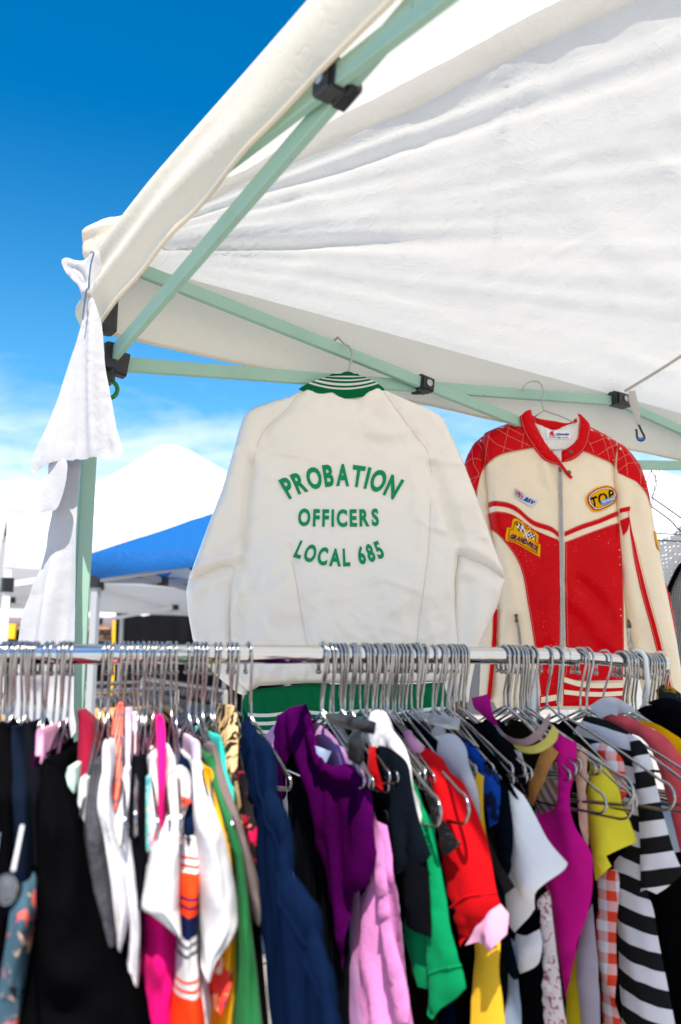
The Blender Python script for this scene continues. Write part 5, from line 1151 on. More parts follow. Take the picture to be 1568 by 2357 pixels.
edge('navy_jacket_collar', 'navy top with white piped collar behind the mesh top', 'top', 420, [('body', [(1748, 422, 434), (1760, 412, 440), (1785, 408, 446), (1840, 414, 450), (1930, 424, 452), (2000, 430, 452)], NAVY, dict(e=(.13, .19))), ('piping', [(1838, 416, 424), (1850, 414, 446), (1862, 414, 420), (1900, 411, 418), (1940, 409, 417)], cf(222, 70, 50), dict(e=(.19, .215)))])
def ramp_fn(stops):
    def fn(N, L, mt, u, v, tc):
        c = stops[0][1]
        for y, cc in stops[1:]: c = mixc(N, L, mt('DIVIDE', mt('SUBTRACT', v, y / 1000.0), .002, clamp=True), c, cc)
        return c
    return fn
ORG, NVC, WHC = srgb(240, 60, 20), srgb(14, 24, 62), (.70, .69, .69)
STR = uvpattern('orange_navy_striped_knit', ramp_fn([(0, WHC), (1971, ORG), (1978, WHC), (1990, ORG), (1998, WHC), (2009, ORG), (2066, NVC), (2074, ORG), (2086, NVC), (2094, ORG), (2110, NVC), (2160, WHC), (2173, NVC), (2180, WHC), (2194, NVC), (2202, WHC), (2258, ORG), (2266, WHC), (2279, ORG), (2288, WHC), (2299, ORG), (2420, WHC)]))
edge('striped_sweater', 'orange, navy and white striped knit sleeve between two white tees', 'sweater', 412, [('sleeve', [(1925, 424, 448), (1940, 419, 458), (2000, 417, 464), (2100, 420, 460), (2200, 412, 458), (2300, 405, 468), (2356, 400, 478), (2500, 392, 492)], STR, dict(e=(.19, .225)))])
edge('white_tshirt', 'white t-shirt with big sleeve left of the green dress', 't-shirt', 446, [('sleeve', [(1752, 448, 466), (1765, 443, 472), (1800, 447, 478), (1882, 455, 506), (1950, 461, 530), (2050, 465, 551), (2110, 469, 557), (2150, 470, 556), (2185, 474, 530), (2215, 477, 500), (2262, 478, 484)], WHT, dict(e=(.13, .235), amp=.008)), ('body', [(1990, 440, 475), (2200, 455, 490), (2500, 455, 500)], WHT2, dict(e=(.16, .18)))])
edge('lilac_tank', 'small lilac tank strap above the white t-shirt', 'tank top', 454, [('body', [(1704, 446, 458), (1715, 443, 464), (1750, 445, 466), (1800, 448, 466)], cf(214, 196, 226), dict(e=(.11, .15)))])
edge('mustard_blouse', 'mustard yellow top peeking beside the white t-shirt', 'top', 466, [('body', [(1768, 474, 486), (1780, 469, 496), (1810, 471, 506), (1850, 478, 513), (1900, 490, 521), (1950, 504, 533), (2000, 515, 538), (2100, 520, 548), (2250, 505, 552), (2356, 490, 546), (2500, 480, 540)], MUST, dict(e=(.14, .20)))])
edge('floral_scarf', 'flame coloured floral scarf below the white t-shirt sleeve', 'scarf', 474, [('body', [(2150, 514, 530), (2175, 508, 536), (2210, 492, 542), (2245, 485, 546), (2280, 488, 541), (2310, 493, 522), (2330, 497, 508)], SCARF, dict(e=(.20, .215), amp=.010))])
edge('green_dress', 'long green dress left of the navy jacket', 'dress', 474, [('body', [(1738, 480, 492), (1752, 477, 500), (1800, 490, 516), (1882, 516, 537), (1950, 530, 560), (1975, 540, 564), (2050, 550, 573), (2150, 551, 586), (2250, 549, 600), (2356, 545, 613), (2500, 535, 632)], GRN2, dict(e=(.13, .21)))])
edge('taupe_cardigan', 'taupe cardigan between the green dress and navy jacket', 'cardigan', 494, [('body', [(1714, 488, 498), (1730, 486, 506), (1800, 500, 527), (1882, 532, 556), (1950, 550, 577), (2040, 566, 604), (2085, 578, 612), (2130, 592, 608)], TAUPE, dict(e=(.12, .205))), ('lower_body', [(2030, 572, 596), (2160, 584, 606), (2500, 600, 640)], BLK, dict(e=(.17, .18)))])
edge('turquoise_camisole', 'thin turquoise top left of the leopard print', 'top', 506, [('body', [(1694, 504, 510), (1706, 502, 515), (1750, 508, 526), (1800, 520, 539), (1850, 533, 543), (1900, 542, 548)], TURQ, dict(e=(.11, .18)))])
edge('leopard_blouse', 'tan leopard print top beside the turquoise one', 'top', 527, [('body', [(1625, 533, 544), (1660, 530, 552), (1720, 526, 553), (1780, 530, 551), (1840, 545, 556), (1900, 553, 562)], LEOP, dict(e=(.05, .17)))])
edge('floral_blouse', 'black and red floral blouse left of the navy jacket', 'blouse', 535, [('body', [(1780, 556, 568), (1800, 555, 575), (1850, 564, 590), (1900, 569, 600), (1960, 580, 606), (2020, 592, 606)], REDFL, dict(e=(.15, .19)))])
# added dark fillers that stand in for the shade in the gaps
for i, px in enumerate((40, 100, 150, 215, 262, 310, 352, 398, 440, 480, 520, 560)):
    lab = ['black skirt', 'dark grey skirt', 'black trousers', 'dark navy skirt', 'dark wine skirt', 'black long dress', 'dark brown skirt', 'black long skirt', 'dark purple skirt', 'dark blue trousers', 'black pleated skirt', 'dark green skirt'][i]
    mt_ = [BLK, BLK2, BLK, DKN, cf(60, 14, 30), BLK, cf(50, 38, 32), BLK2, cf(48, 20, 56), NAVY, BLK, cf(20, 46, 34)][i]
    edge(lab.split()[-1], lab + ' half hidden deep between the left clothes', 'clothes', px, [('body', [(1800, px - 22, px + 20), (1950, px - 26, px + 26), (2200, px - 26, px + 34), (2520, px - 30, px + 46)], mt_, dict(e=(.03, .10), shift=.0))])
# round tag with silver emblem
def badge():
    t = thing('key_tag', 'navy tag with silver round emblem hanging at lower left edge', 'tag', W(20, 2110, .74)); pl = Plane(W(20, 2042, .74), (.1, -1))
    S = Surf(pl, [np.array(p) for p in spline(pl.pts([(8, 2010), (34, 2004), (50, 2018), (52, 2050), (40, 2078), (22, 2100), (14, 2110), (6, 2076), (-2, 2050), (0, 2024)]), True, 4)], .006, .008); o = S.pillow('tag_body', .005, cf(14, 22, 48), t)
    c = np.array(pl.to2(20, 2042)); pts = [c + .0085 * np.array((math.cos(a) * .85, math.sin(a) * 1.1)) for a in np.linspace(0, 2 * math.pi, 24)[:-1]]
    e = S.patch('emblem', pts, .0015, .004, plain('brushed_silver', (.13, .14, .16), .4, .6, .5, .6, 800, .6), o, .002)
    pts2 = [c + .0098 * np.array((math.cos(a) * .85, math.sin(a) * 1.1)) for a in np.linspace(0, 2 * math.pi, 24)[:-1]]; tube('emblem_rim', [Vector(p) for p in pl.to3(np.array(pts2), S.h(np.array(pts2)) + .002)], .0008, M['wire'], o, 6, True)
    tube('cord', [W(30, 2008, .742), W(40, 1960, .78), W(52, 1900, .80)], .0016, fabric((.6, .6, .62), .8, 0, 900, .2, name='white_cord'), t, 6)
badge()
# ---- middle and right stretch, seen obliquely
oblique('navy_jacket', 'long navy jacket left of the purple velvet dress', 'jacket', 552, [('body', [(552, 1626), (575, 1662), (610, 1698), (624, 1730), (634, 1800), (656, 1882), (670, 1950), (710, 2082), (742, 2242), (770, 2356), (805, 2500), (640, 2500), (626, 2280), (613, 2100), (606, 1900), (590, 1830), (566, 1755), (568, 1700)], NAVY, dict(T=.016, amp=.010, seams=[[(600, 1705), (612, 1800), (640, 1900), (690, 2100), (740, 2300)]]))], -2)
oblique('lavender_sweater', 'lavender knit top with woven label behind the purple velvet', 'top', 748, [('body', [(598, 1694), (618, 1672), (642, 1660), (700, 1655), (745, 1682), (785, 1725), (818, 1758), (836, 1790), (830, 1900), (815, 2100), (830, 2300), (840, 2500), (770, 2500), (740, 2200), (690, 1950), (640, 1800), (612, 1735)], LAV, dict(off=-.008)), ('care_label', [(754, 1714), (782, 1728), (772, 1762), (745, 1742)], cf(176, 190, 222), dict(T=.002, R=.004, off=.012, smooth=0))])
oblique('black_dress', 'black dress hanging under the purple velvet', 'dress', 744, [('body', [(655, 1720), (700, 1700), (740, 1730), (775, 1790), (790, 1900), (800, 2100), (802, 2300), (812, 2500), (720, 2500), (705, 2300), (690, 2100), (668, 1950), (655, 1840)], BLK2, dict(off=-.004, T=.006))])
oblique('velvet_dress', 'purple velvet dress with cowl neck in the centre of the rack', 'dress', 738, [('body', [(644, 1646), (680, 1628), (716, 1619), (726, 1655), (738, 1690), (752, 1728), (768, 1755), (786, 1762), (808, 1757), (837, 1777), (858, 1813), (869, 1875), (876, 1944), (876, 1974), (852, 2036), (824, 2058), (812, 2100), (803, 2190), (798, 2236), (786, 2130), (762, 2010), (738, 1910), (722, 1850), (706, 1790), (690, 1735), (676, 1730), (662, 1790), (654, 1852), (640, 1792), (640, 1695)], PURP,
        dict(T=.014, R=.02, amp=.009, off=.004, folds=[([(720, 1625), (745, 1740), (790, 1785), (830, 1790)], .005, .010), ([(700, 1640), (730, 1770), (790, 1820), (850, 1830)], -.004, .014), ([(680, 1640), (715, 1780), (760, 1900)], .004, .014), ([(840, 1850), (845, 1960), (820, 2050)], .005, .014)]))])
oblique('pink_cardigan', 'pink knit cardigan hanging right of the purple velvet', 'cardigan', 752, [('sleeve', [(824, 1763), (847, 1788), (865, 1820), (883, 1875), (909, 1942), (913, 1990), (926, 2122), (946, 2226), (960, 2300), (958, 2350), (940, 2352), (928, 2330), (912, 2200), (895, 2060), (882, 1960), (870, 1880), (848, 1825)], PINK, dict(off=.010, T=.014)), ('body', [(850, 1880), (885, 1900), (905, 2000), (920, 2120), (935, 2260), (952, 2360), (965, 2500), (812, 2500), (828, 2330), (806, 2242), (812, 2150), (822, 2066), (848, 2042), (862, 2000)], PINK, dict(amp=.010, folds=[([(860, 2010), (850, 2200), (880, 2400)], .010, .012), ([(890, 2050), (900, 2250), (910, 2400)], -.010, .012)]))], 2)
oblique('white_fleece', 'white fuzzy fleece top high between the hangers', 'top', 806, [('body', [(851, 1640), (868, 1634), (886, 1642), (896, 1664), (918, 1686), (938, 1716), (950, 1750), (958, 1790), (970, 1900), (900, 1900), (880, 1780), (858, 1700)], SOFT, dict(T=.016, amp=.004))])
oblique('red_tank', 'narrow red strap top beside the black clip hanger', 'top', 768, [('body', [(846, 1716), (872, 1718), (876, 1770), (878, 1820), (866, 1808), (850, 1786), (842, 1765)], RED, dict(T=.008)), ('collar', [(846, 1698), (860, 1694), (868, 1704), (866, 1720), (850, 1720)], WHT, dict(T=.008))])
def clip_hanger(hook, label, mat, bar, clip, name='clip_hanger'):
    d = hdir(hook); b = rod_pt(hook); n = Vector((d.y, -d.x, 0)); n = n if n.dot(CAM - b) > 0 else -n; pl = Plane(b + n * .012, n)
    t = thing(name, label, 'hanger', b)
    Surf(pl, pl.pts(bar), .006, .006).pillow('bar', .008, mat, t); Surf(pl, pl.pts(clip), .010, .007, (), (), .8, .006).pillow('clip', .007, mat, t)
    hk = [b + d * (.0165 * math.cos(a)) + Vector((0, 0, .0165 * math.sin(a))) for a in np.linspace(math.pi, -.3, 12)] + [b + d * .010 + Vector((0, 0, -.03)), b + Vector((0, 0, -.06)), b + Vector((0, 0, -.085))]; tube('hook', hk, .0019, M['wire'], t, 7)
clip_hanger(742, 'black plastic clip hanger in front of the black tee', M['black_plastic'], [(750, 1640), (790, 1642), (830, 1650), (866, 1662), (862, 1690), (830, 1684), (790, 1676), (756, 1662)], [(822, 1678), (842, 1680), (840, 1760), (822, 1756)])
def clear_plastic():
    m, nt, N, L = new_mat('clear_plastic'); o = N('ShaderNodeOutputMaterial'); b = N('ShaderNodeBsdfPrincipled'); b.inputs['Base Color'].default_value = (.93, .92, .9, 1); b.inputs['Roughness'].default_value = .12; b.inputs['Transmission Weight'].default_value = .75; b.inputs['IOR'].default_value = 1.3; L(b.outputs[0], o.inputs[0]); return m
clip_hanger(960, 'clear plastic clip hanger above the red sweater', clear_plastic(), [(945, 1634), (990, 1640), (1030, 1648), (1060, 1652), (1056, 1680), (1020, 1676), (985, 1664), (950, 1652)], [(1012, 1668), (1030, 1670), (1028, 1704), (1012, 1700)])
oblique('black_tshirt', 'black t-shirt with stepped sleeve right of the pink cardigan', 't-shirt', 790, [('body', [(905, 1860), (950, 1880), (985, 1960), (990, 2158), (962, 2146), (932, 2130), (918, 2014), (910, 1942)], BLK2, dict()), ('sleeve', [(868, 1714), (900, 1718), (930, 1734), (948, 1759), (956, 1810), (974, 1882), (1003, 1966), (986, 1984), (950, 1996), (922, 2012), (910, 1942), (890, 1850), (872, 1790)], fabric((.006, .009, .014), .88, .2, 500, .15, 12, .3, .2, name='blue_black_cotton'), dict(off=.006))], 1)
oblique('green_tshirt', 'bright green t-shirt between the black tee and red sweater', 't-shirt', 812, [('body', [(960, 1900), (1000, 1960), (1010, 2100), (1020, 2260), (1000, 2276), (962, 2270), (942, 2202), (928, 2130), (940, 2000)], GREEN, dict()), ('sleeve', [(954, 1785), (970, 1813), (984, 1857), (1006, 1896), (1012, 1932), (1034, 2042), (1058, 2142), (1078, 2222), (1087, 2270), (1062, 2294), (1026, 2318), (1006, 2344), (994, 2334), (1000, 2270), (992, 2150), (985, 2000), (968, 1890)], GREEN, dict(off=.006, T=.014, seams=[[(1000, 2240), (1040, 2225), (1080, 2218)], [(1003, 1896), (998, 1940), (1010, 1940)]]))], 3)
oblique('lace_blouse', 'black lace top with scalloped sleeve behind the red sweater', 'top', 832, [('sleeve', [(962, 1768), (985, 1775), (1002, 1831), (1026, 1893), (1060, 1942), (1046, 1954), (1030, 1968), (1015, 1960), (1006, 1905), (985, 1850)], BLACE, dict())], 2)
oblique('pink_tshirt', 'light pink tee with shoulder behind the hanger and cuff under the red sleeve', 't-shirt', 872, [('shoulder', [(927, 1686), (945, 1680), (965, 1705), (978, 1724), (966, 1736), (945, 1718)], cf(226, 160, 196), dict()), ('sleeve', [(1066, 2176), (1100, 2120), (1150, 2080), (1169, 2102), (1166, 2150), (1140, 2190), (1118, 2180), (1092, 2168)], cf(238, 170, 206), dict(off=-.004, smooth=0, folds=[([(1130, 2100), (1140, 2190)], .006, .008), ([(1110, 2120), (1110, 2180)], -.005, .007)]))], 2)
oblique('red_sweater', 'red sweater with short turned sleeve in the right half', 'sweater', 880, [('sleeve', [(968, 1732), (981, 1718), (1006, 1731), (1031, 1749), (1053, 1777), (1075, 1806), (1100, 1875), (1128, 1950), (1150, 2030), (1164, 2078), (1130, 2108), (1095, 2144), (1068, 2177), (1056, 2110), (1042, 2040), (1028, 1975), (1015, 1900), (1000, 1830), (985, 1780)], RED, dict(T=.018, amp=.008, off=.004, folds=[([(1030, 1790), (1080, 1950), (1110, 2090)], .008, .014)], seams=[[(1054, 2090), (1100, 2060), (1158, 2052)]]))], 3)
oblique('grey_sweatshirt', 'light grey sweatshirt shoulder under the clear clip', 'sweatshirt', 905, [('sleeve', [(1008, 1702), (1030, 1688), (1060, 1695), (1085, 1730), (1096, 1790), (1104, 1862), (1112, 1960), (1070, 1960), (1030, 1850), (1005, 1760)], GREYW, dict())], 2)
oblique('yellow_dress', 'long yellow dress right of the red sweater', 'dress', 925, [('body', [(1096, 1775), (1114, 1786), (1124, 1900), (1140, 2000), (1153, 2170), (1164, 2356), (1172, 2500), (1076, 2500), (1086, 2300), (1094, 2170), (1092, 1950)], YEL, dict(amp=.010))], 2)
oblique('grey_tshirt', 'dark grey t-shirt corner left of the white tee', 't-shirt', 945, [('sleeve', [(1110, 1850), (1135, 1920), (1160, 1990), (1184, 2040), (1164, 2058), (1145, 2010), (1122, 1935)], cf(62, 60, 62), dict())], 2)
oblique('blue_print_shirt', 'royal blue shirt with black print beside the white tee', 'shirt', 955, [('sleeve', [(1056, 1690), (1093, 1716), (1126, 1757), (1147, 1785), (1152, 1820), (1145, 1893), (1124, 1904), (1112, 1840), (1095, 1770), (1070, 1725)], BLUEP, dict())], 2)
oblique('navy_sweatshirt', 'dark navy sweatshirt sleeve between yellow dress and white tee', 'sweatshirt', 972, [('sleeve', [(1120, 1745), (1147, 1783), (1173, 1820), (1184, 1875), (1183, 1940), (1172, 2000), (1162, 2060), (1172, 2150), (1191, 2240), (1180, 2256), (1165, 2230), (1154, 2140), (1150, 2000), (1138, 1900), (1128, 1820)], DKN, dict(T=.014))], 3)
oblique('ringer_tshirt', 'white t-shirt with black shoulder panel and loose sleeve', 't-shirt', 1010, [('body', [(1165, 2060), (1184, 1960), (1230, 2000), (1240, 2090), (1205, 2122), (1183, 2146), (1168, 2118)], WHT3, dict()), ('sleeve', [(1122, 1752), (1150, 1768), (1180, 1792), (1205, 1822), (1218, 1842), (1241, 1882), (1281, 1944), (1317, 1985), (1306, 2000), (1263, 2044), (1234, 2086), (1205, 2060), (1188, 1990), (1184, 1890), (1176, 1820), (1150, 1790)], WHT3, dict(off=.008, T=.016, amp=.008, folds=[([(1190, 1830), (1225, 1930), (1250, 2040)], .010, .014), ([(1205, 1830), (1250, 1930), (1290, 1990)], -.008, .012)])),
        ('shoulder_panel', [(1093, 1709), (1130, 1724), (1175, 1764), (1216, 1838), (1205, 1832), (1170, 1790), (1125, 1746), (1100, 1726)], BLK, dict(off=.012, T=.008, R=.012))], 3)
oblique('white_scarf', 'crumpled white scarf tail under the white tee', 'scarf', 1015, [('body', [(1190, 2148), (1215, 2152), (1240, 2138), (1253, 2198), (1236, 2224), (1198, 2240), (1188, 2200)], WHT, dict(T=.016, amp=.010))], 3)
oblique('black_trousers', 'black trousers below the crumpled white scarf', 'trousers', 1020, [('leg', [(1186, 2140), (1236, 2092), (1240, 2225), (1246, 2356), (1252, 2500), (1186, 2500), (1192, 2300)], BLK, dict(off=-.008))], 3)
oblique('grey_trousers', 'pale blue-grey trousers between yellow dress and black trousers', 'trousers', 985, [('leg', [(1160, 2150), (1186, 2200), (1192, 2356), (1196, 2500), (1160, 2500), (1164, 2300)], cf(150, 164, 190), dict(off=-.004))], 3)
oblique('lace_dress', 'ivory lace dress with tiny red dots left of the magenta tank', 'dress', 1035, [('body', [(1238, 2085), (1262, 2048), (1276, 2110), (1287, 2180), (1306, 2356), (1322, 2500), (1240, 2500), (1238, 2356), (1234, 2230), (1250, 2195)], LACE, dict(amp=.008))], 3)
oblique('black_sweater', 'black sweater shoulder left of the tan knit', 'sweater', 1048, [('shoulder', [(1090, 1668), (1125, 1660), (1160, 1690), (1190, 1735), (1216, 1800), (1216, 1838), (1185, 1775), (1140, 1722), (1105, 1700)], BLK2, dict(off=.002))], 3)
oblique('fringed_blouse', 'beige top with fringed white trim over the hanger loops', 'top', 1062, [('strap', [(1126, 1664), (1150, 1676), (1172, 1706), (1182, 1722), (1200, 1730), (1212, 1780), (1212, 1830), (1196, 1800), (1186, 1750), (1160, 1712)], cf(216, 196, 190, weave=120, wst=.9), dict())], 3)
oblique('crewneck_sweater', 'yellow sweater with mauve ribbed crew neck', 'sweater', 1086, [('collar', [(1150, 1666), (1176, 1692), (1212, 1700), (1244, 1682), (1262, 1650), (1272, 1640), (1268, 1672), (1250, 1700), (1215, 1716), (1178, 1706)], MAUVE, dict(off=.004, R=.012, T=.010)), ('body', [(1182, 1706), (1215, 1718), (1250, 1700), (1272, 1668), (1284, 1684), (1272, 1708), (1240, 1732), (1205, 1730)], PYEL, dict())], 4)
oblique('tan_knit', 'tan ribbed knit top between the hanger loops and magenta tank', 'top', 1096, [('body', [(1212, 1838), (1222, 1790), (1240, 1745), (1256, 1709), (1268, 1712), (1282, 1732), (1262, 1775), (1240, 1822), (1228, 1856)], TAN, dict(amp=.004)), ('strap', [(1052, 1616), (1080, 1610), (1092, 1660), (1088, 1680), (1066, 1668)], TAN, dict(off=.006))], 4)
oblique('magenta_vest', 'magenta vest strap hung further back left of the upright', 'vest', 1105, [('strap', [(1090, 1606), (1129, 1596), (1140, 1640), (1152, 1674), (1132, 1662), (1112, 1640), (1098, 1628)], MAG, dict())], 4)
oblique('magenta_tank', 'magenta tank top with scooped neck in front of the yellow tee', 'tank top', 1150, [('body', [(1270, 1706), (1295, 1687), (1327, 1709), (1326, 1767), (1320, 1838), (1331, 1900), (1356, 1950), (1365, 1990), (1362, 2076), (1338, 2152), (1320, 2224), (1302, 2296), (1290, 2220), (1275, 2120), (1262, 2050), (1230, 1990), (1224, 1910), (1234, 1874), (1268, 1866), (1286, 1840), (1291, 1785), (1286, 1740)], MAG, dict(T=.012, amp=.006, folds=[([(1300, 1700), (1310, 1860), (1340, 2000)], .006, .012), ([(1240, 1880), (1290, 1980), (1310, 2150)], .008, .016)]))], 4)
oblique('striped_blouse', 'satin striped blouse seen through the magenta tank armhole', 'blouse', 1165, [('body', [(1226, 1868), (1236, 1800), (1260, 1765), (1290, 1745), (1292, 1840), (1270, 1880), (1236, 1890)], uvpattern('mauve_gold_stripe', stripe_fn(.022, .9, srgb(196, 176, 196), srgb(150, 120, 60))), dict(off=-.004))], 4)
oblique('peach_fleece', 'peach fuzzy top between magenta tank and yellow tee', 'top', 1172, [('body', [(1330, 1722), (1345, 1722), (1357, 1738), (1354, 1850), (1352, 1960), (1344, 1930), (1330, 1860), (1324, 1790)], PEACH, dict())], 4)
oblique('olive_skirt', 'olive yellow skirt strip under the magenta tank', 'skirt', 1176, [('body', [(1316, 2210), (1331, 2176), (1340, 2260), (1345, 2356), (1352, 2500), (1302, 2500), (1302, 2300)], OLIVE, dict(off=-.004))], 4)
oblique('grey_long_dress', 'silvery grey long dress left of the gingham one', 'dress', 1186, [('body', [(1338, 2152), (1366, 2078), (1378, 2200), (1390, 2356), (1396, 2500), (1344, 2500), (1340, 2300)], LGREY, dict(amp=.008))], 4)
oblique('yellow_tshirt', 'lemon yellow t-shirt with ruffled hem beside the chevron dress', 't-shirt', 1215, [('body', [(1357, 1740), (1381, 1748), (1399, 1777), (1428, 1849), (1450, 1903), (1461, 1936), (1425, 1954), (1403, 1968), (1411, 1992), (1385, 2014), (1369, 2027), (1363, 1972), (1353, 1882), (1354, 1800)], BYEL, dict(T=.014, amp=.006, folds=[([(1380, 1800), (1392, 1900), (1398, 1980)], .008, .010), ([(1405, 1800), (1430, 1900), (1445, 1940)], -.006, .010)]))], 5)
oblique('gingham_dress', 'orange gingham dress with puff sleeve left of the chevron dress', 'dress', 1235, [('sleeve', [(1353, 1714), (1385, 1709), (1412, 1722), (1430, 1745), (1438, 1790), (1444, 1824), (1426, 1848), (1408, 1800), (1385, 1752)], GING, dict(T=.014)), ('body', [(1374, 2024), (1395, 2004), (1417, 2000), (1424, 2030), (1418, 2134), (1422, 2250), (1431, 2356), (1440, 2500), (1392, 2500), (1388, 2356), (1380, 2134)], GING, dict())], 5)
CHEV1 = uvpattern('black_white_stripe_down', stripe_fn(.043, .17, (.010, .010, .011), (.66, .64, .68)))
CHEV2 = uvpattern('black_white_stripe_up', stripe_fn(.043, -.28, (.010, .010, .011), (.66, .64, .68)))
oblique('chevron_dress', 'black and white chevron striped dress at the right', 'dress', 1300, [('body', [(1310, 1700), (1349, 1646), (1399, 1658), (1453, 1687), (1470, 1760), (1480, 1850), (1488, 1950), (1488, 2050), (1500, 2094), (1518, 2205), (1547, 2356), (1580, 2500), (1440, 2500), (1432, 2356), (1421, 2134), (1414, 2000), (1440, 1952), (1450, 1910), (1430, 1850), (1405, 1790), (1380, 1742), (1345, 1722)], CHEV1, dict(T=.012, amp=.007)),
        ('sleeve', [(1453, 1687), (1486, 1705), (1507, 1749), (1525, 1820), (1554, 1944), (1580, 2004), (1568, 2020), (1540, 2042), (1518, 2056), (1500, 2044), (1484, 2050), (1485, 1950), (1478, 1850), (1465, 1760)], CHEV2, dict(off=.007, T=.014))], 6)
oblique('white_collar_shirt', 'white shirt with visible neck tag behind the chevron dress', 'shirt', 1345, [('collar', [(1356, 1624), (1385, 1608), (1412, 1604), (1440, 1615), (1466, 1636), (1436, 1640), (1410, 1642), (1384, 1654)], WHT, dict(off=.003)), ('neck_tag', [(1422, 1622), (1446, 1628), (1442, 1646), (1420, 1640)], WHT2, dict(off=.014, T=.002, R=.004, smooth=0))], 6)
oblique('coral_tshirt', 'coral red t-shirt shoulder right of the chevron dress', 't-shirt', 1352, [('sleeve', [(1381, 1656), (1407, 1637), (1468, 1658), (1525, 1691), (1551, 1720), (1578, 1765), (1600, 1850), (1615, 2010), (1578, 2000), (1562, 1950), (1534, 1830), (1512, 1755), (1488, 1704), (1450, 1686)], CORAL, dict(T=.015))], 7)
oblique('gold_tshirt', 'golden yellow t-shirt strip behind the coral shoulder', 't-shirt', 1392, [('shoulder', [(1459, 1658), (1500, 1661), (1540, 1683), (1580, 1718), (1625, 1800), (1640, 1950), (1600, 1900), (1570, 1760), (1525, 1690)], GOLD, dict())], 8)
oblique('black_blouse', 'black blouse at the far right edge above the golden tee', 'blouse', 1418, [('shoulder', [(1466, 1634), (1500, 1622), (1545, 1640), (1600, 1680), (1660, 1780), (1660, 1900), (1610, 1790), (1570, 1712), (1535, 1680), (1498, 1658)], BLK, dict())], 8)
oblique('black_coat', 'black coat shoulder behind the black blouse at far right', 'coat', 1440, [('shoulder', [(1490, 1616), (1540, 1606), (1600, 1640), (1680, 1740), (1690, 1900), (1640, 1850), (1590, 1700), (1540, 1648)], BLK2, dict())], 8)
oblique('print_blouse', 'black and gold printed top at the right tip of the rail', 'top', 1470, [('shoulder', [(1511, 1588), (1524, 1576), (1545, 1580), (1575, 1604), (1620, 1660), (1640, 1750), (1590, 1680), (1550, 1640), (1520, 1612)], GOLDP, dict())], 8)
oblique('mustard_dress', 'dark mustard dress at the bottom right corner', 'dress', 1360, [('body', [(1538, 2090), (1575, 2080), (1610, 2300), (1620, 2500), (1550, 2500), (1545, 2300)], BROWN, dict())], 7)
oblique('black_long_dress', 'black long dress between chevron and mustard dresses', 'dress', 1340, [('body', [(1470, 1980), (1560, 1960), (1590, 2300), (1610, 2500), (1450, 2500), (1460, 2300)], BLK, dict(off=-.01))], 6)
# invented dark garments that supply the shade deep in the row
for i, (px, x0, x1) in enumerate(((765, 790, 860), (800, 840, 915), (840, 905, 980), (900, 960, 1060), (940, 1030, 1110), (1000, 1090, 1170), (1060, 1150, 1235), (1120, 1220, 1300), (1180, 1290, 1370), (1240, 1350, 1430), (1300, 1410, 1500), (1380, 1480, 1580))):
    lab = ['black slip dress', 'dark navy slip dress', 'black long skirt', 'dark brown long skirt', 'dark blue long dress', 'black knit dress', 'dark grey long dress', 'black pencil dress', 'dark olive long dress', 'black wrap dress', 'charcoal long dress', 'black maxi dress'][i]
    oblique('_'.join(lab.split()[-2:]), lab + ' mostly hidden deep in the right clothes', 'clothes', px, [('body', [(px - 20, 1655), (px + 25, 1665), (px + 50, 1750), (px + 62, 1950), (px + 75, 2200), (px + 95, 2500), (px - 10, 2500), (px - 40, 2200), (px - 60, 1950), (px - 60, 1720)], [BLK, DKN, BLK2, cf(44, 32, 26), cf(18, 30, 70), BLK, cf(40, 40, 44), BLK, cf(50, 46, 18), BLK, BLK2, BLK][i], dict(off=-.016, T=.006, step=.02))], 3)
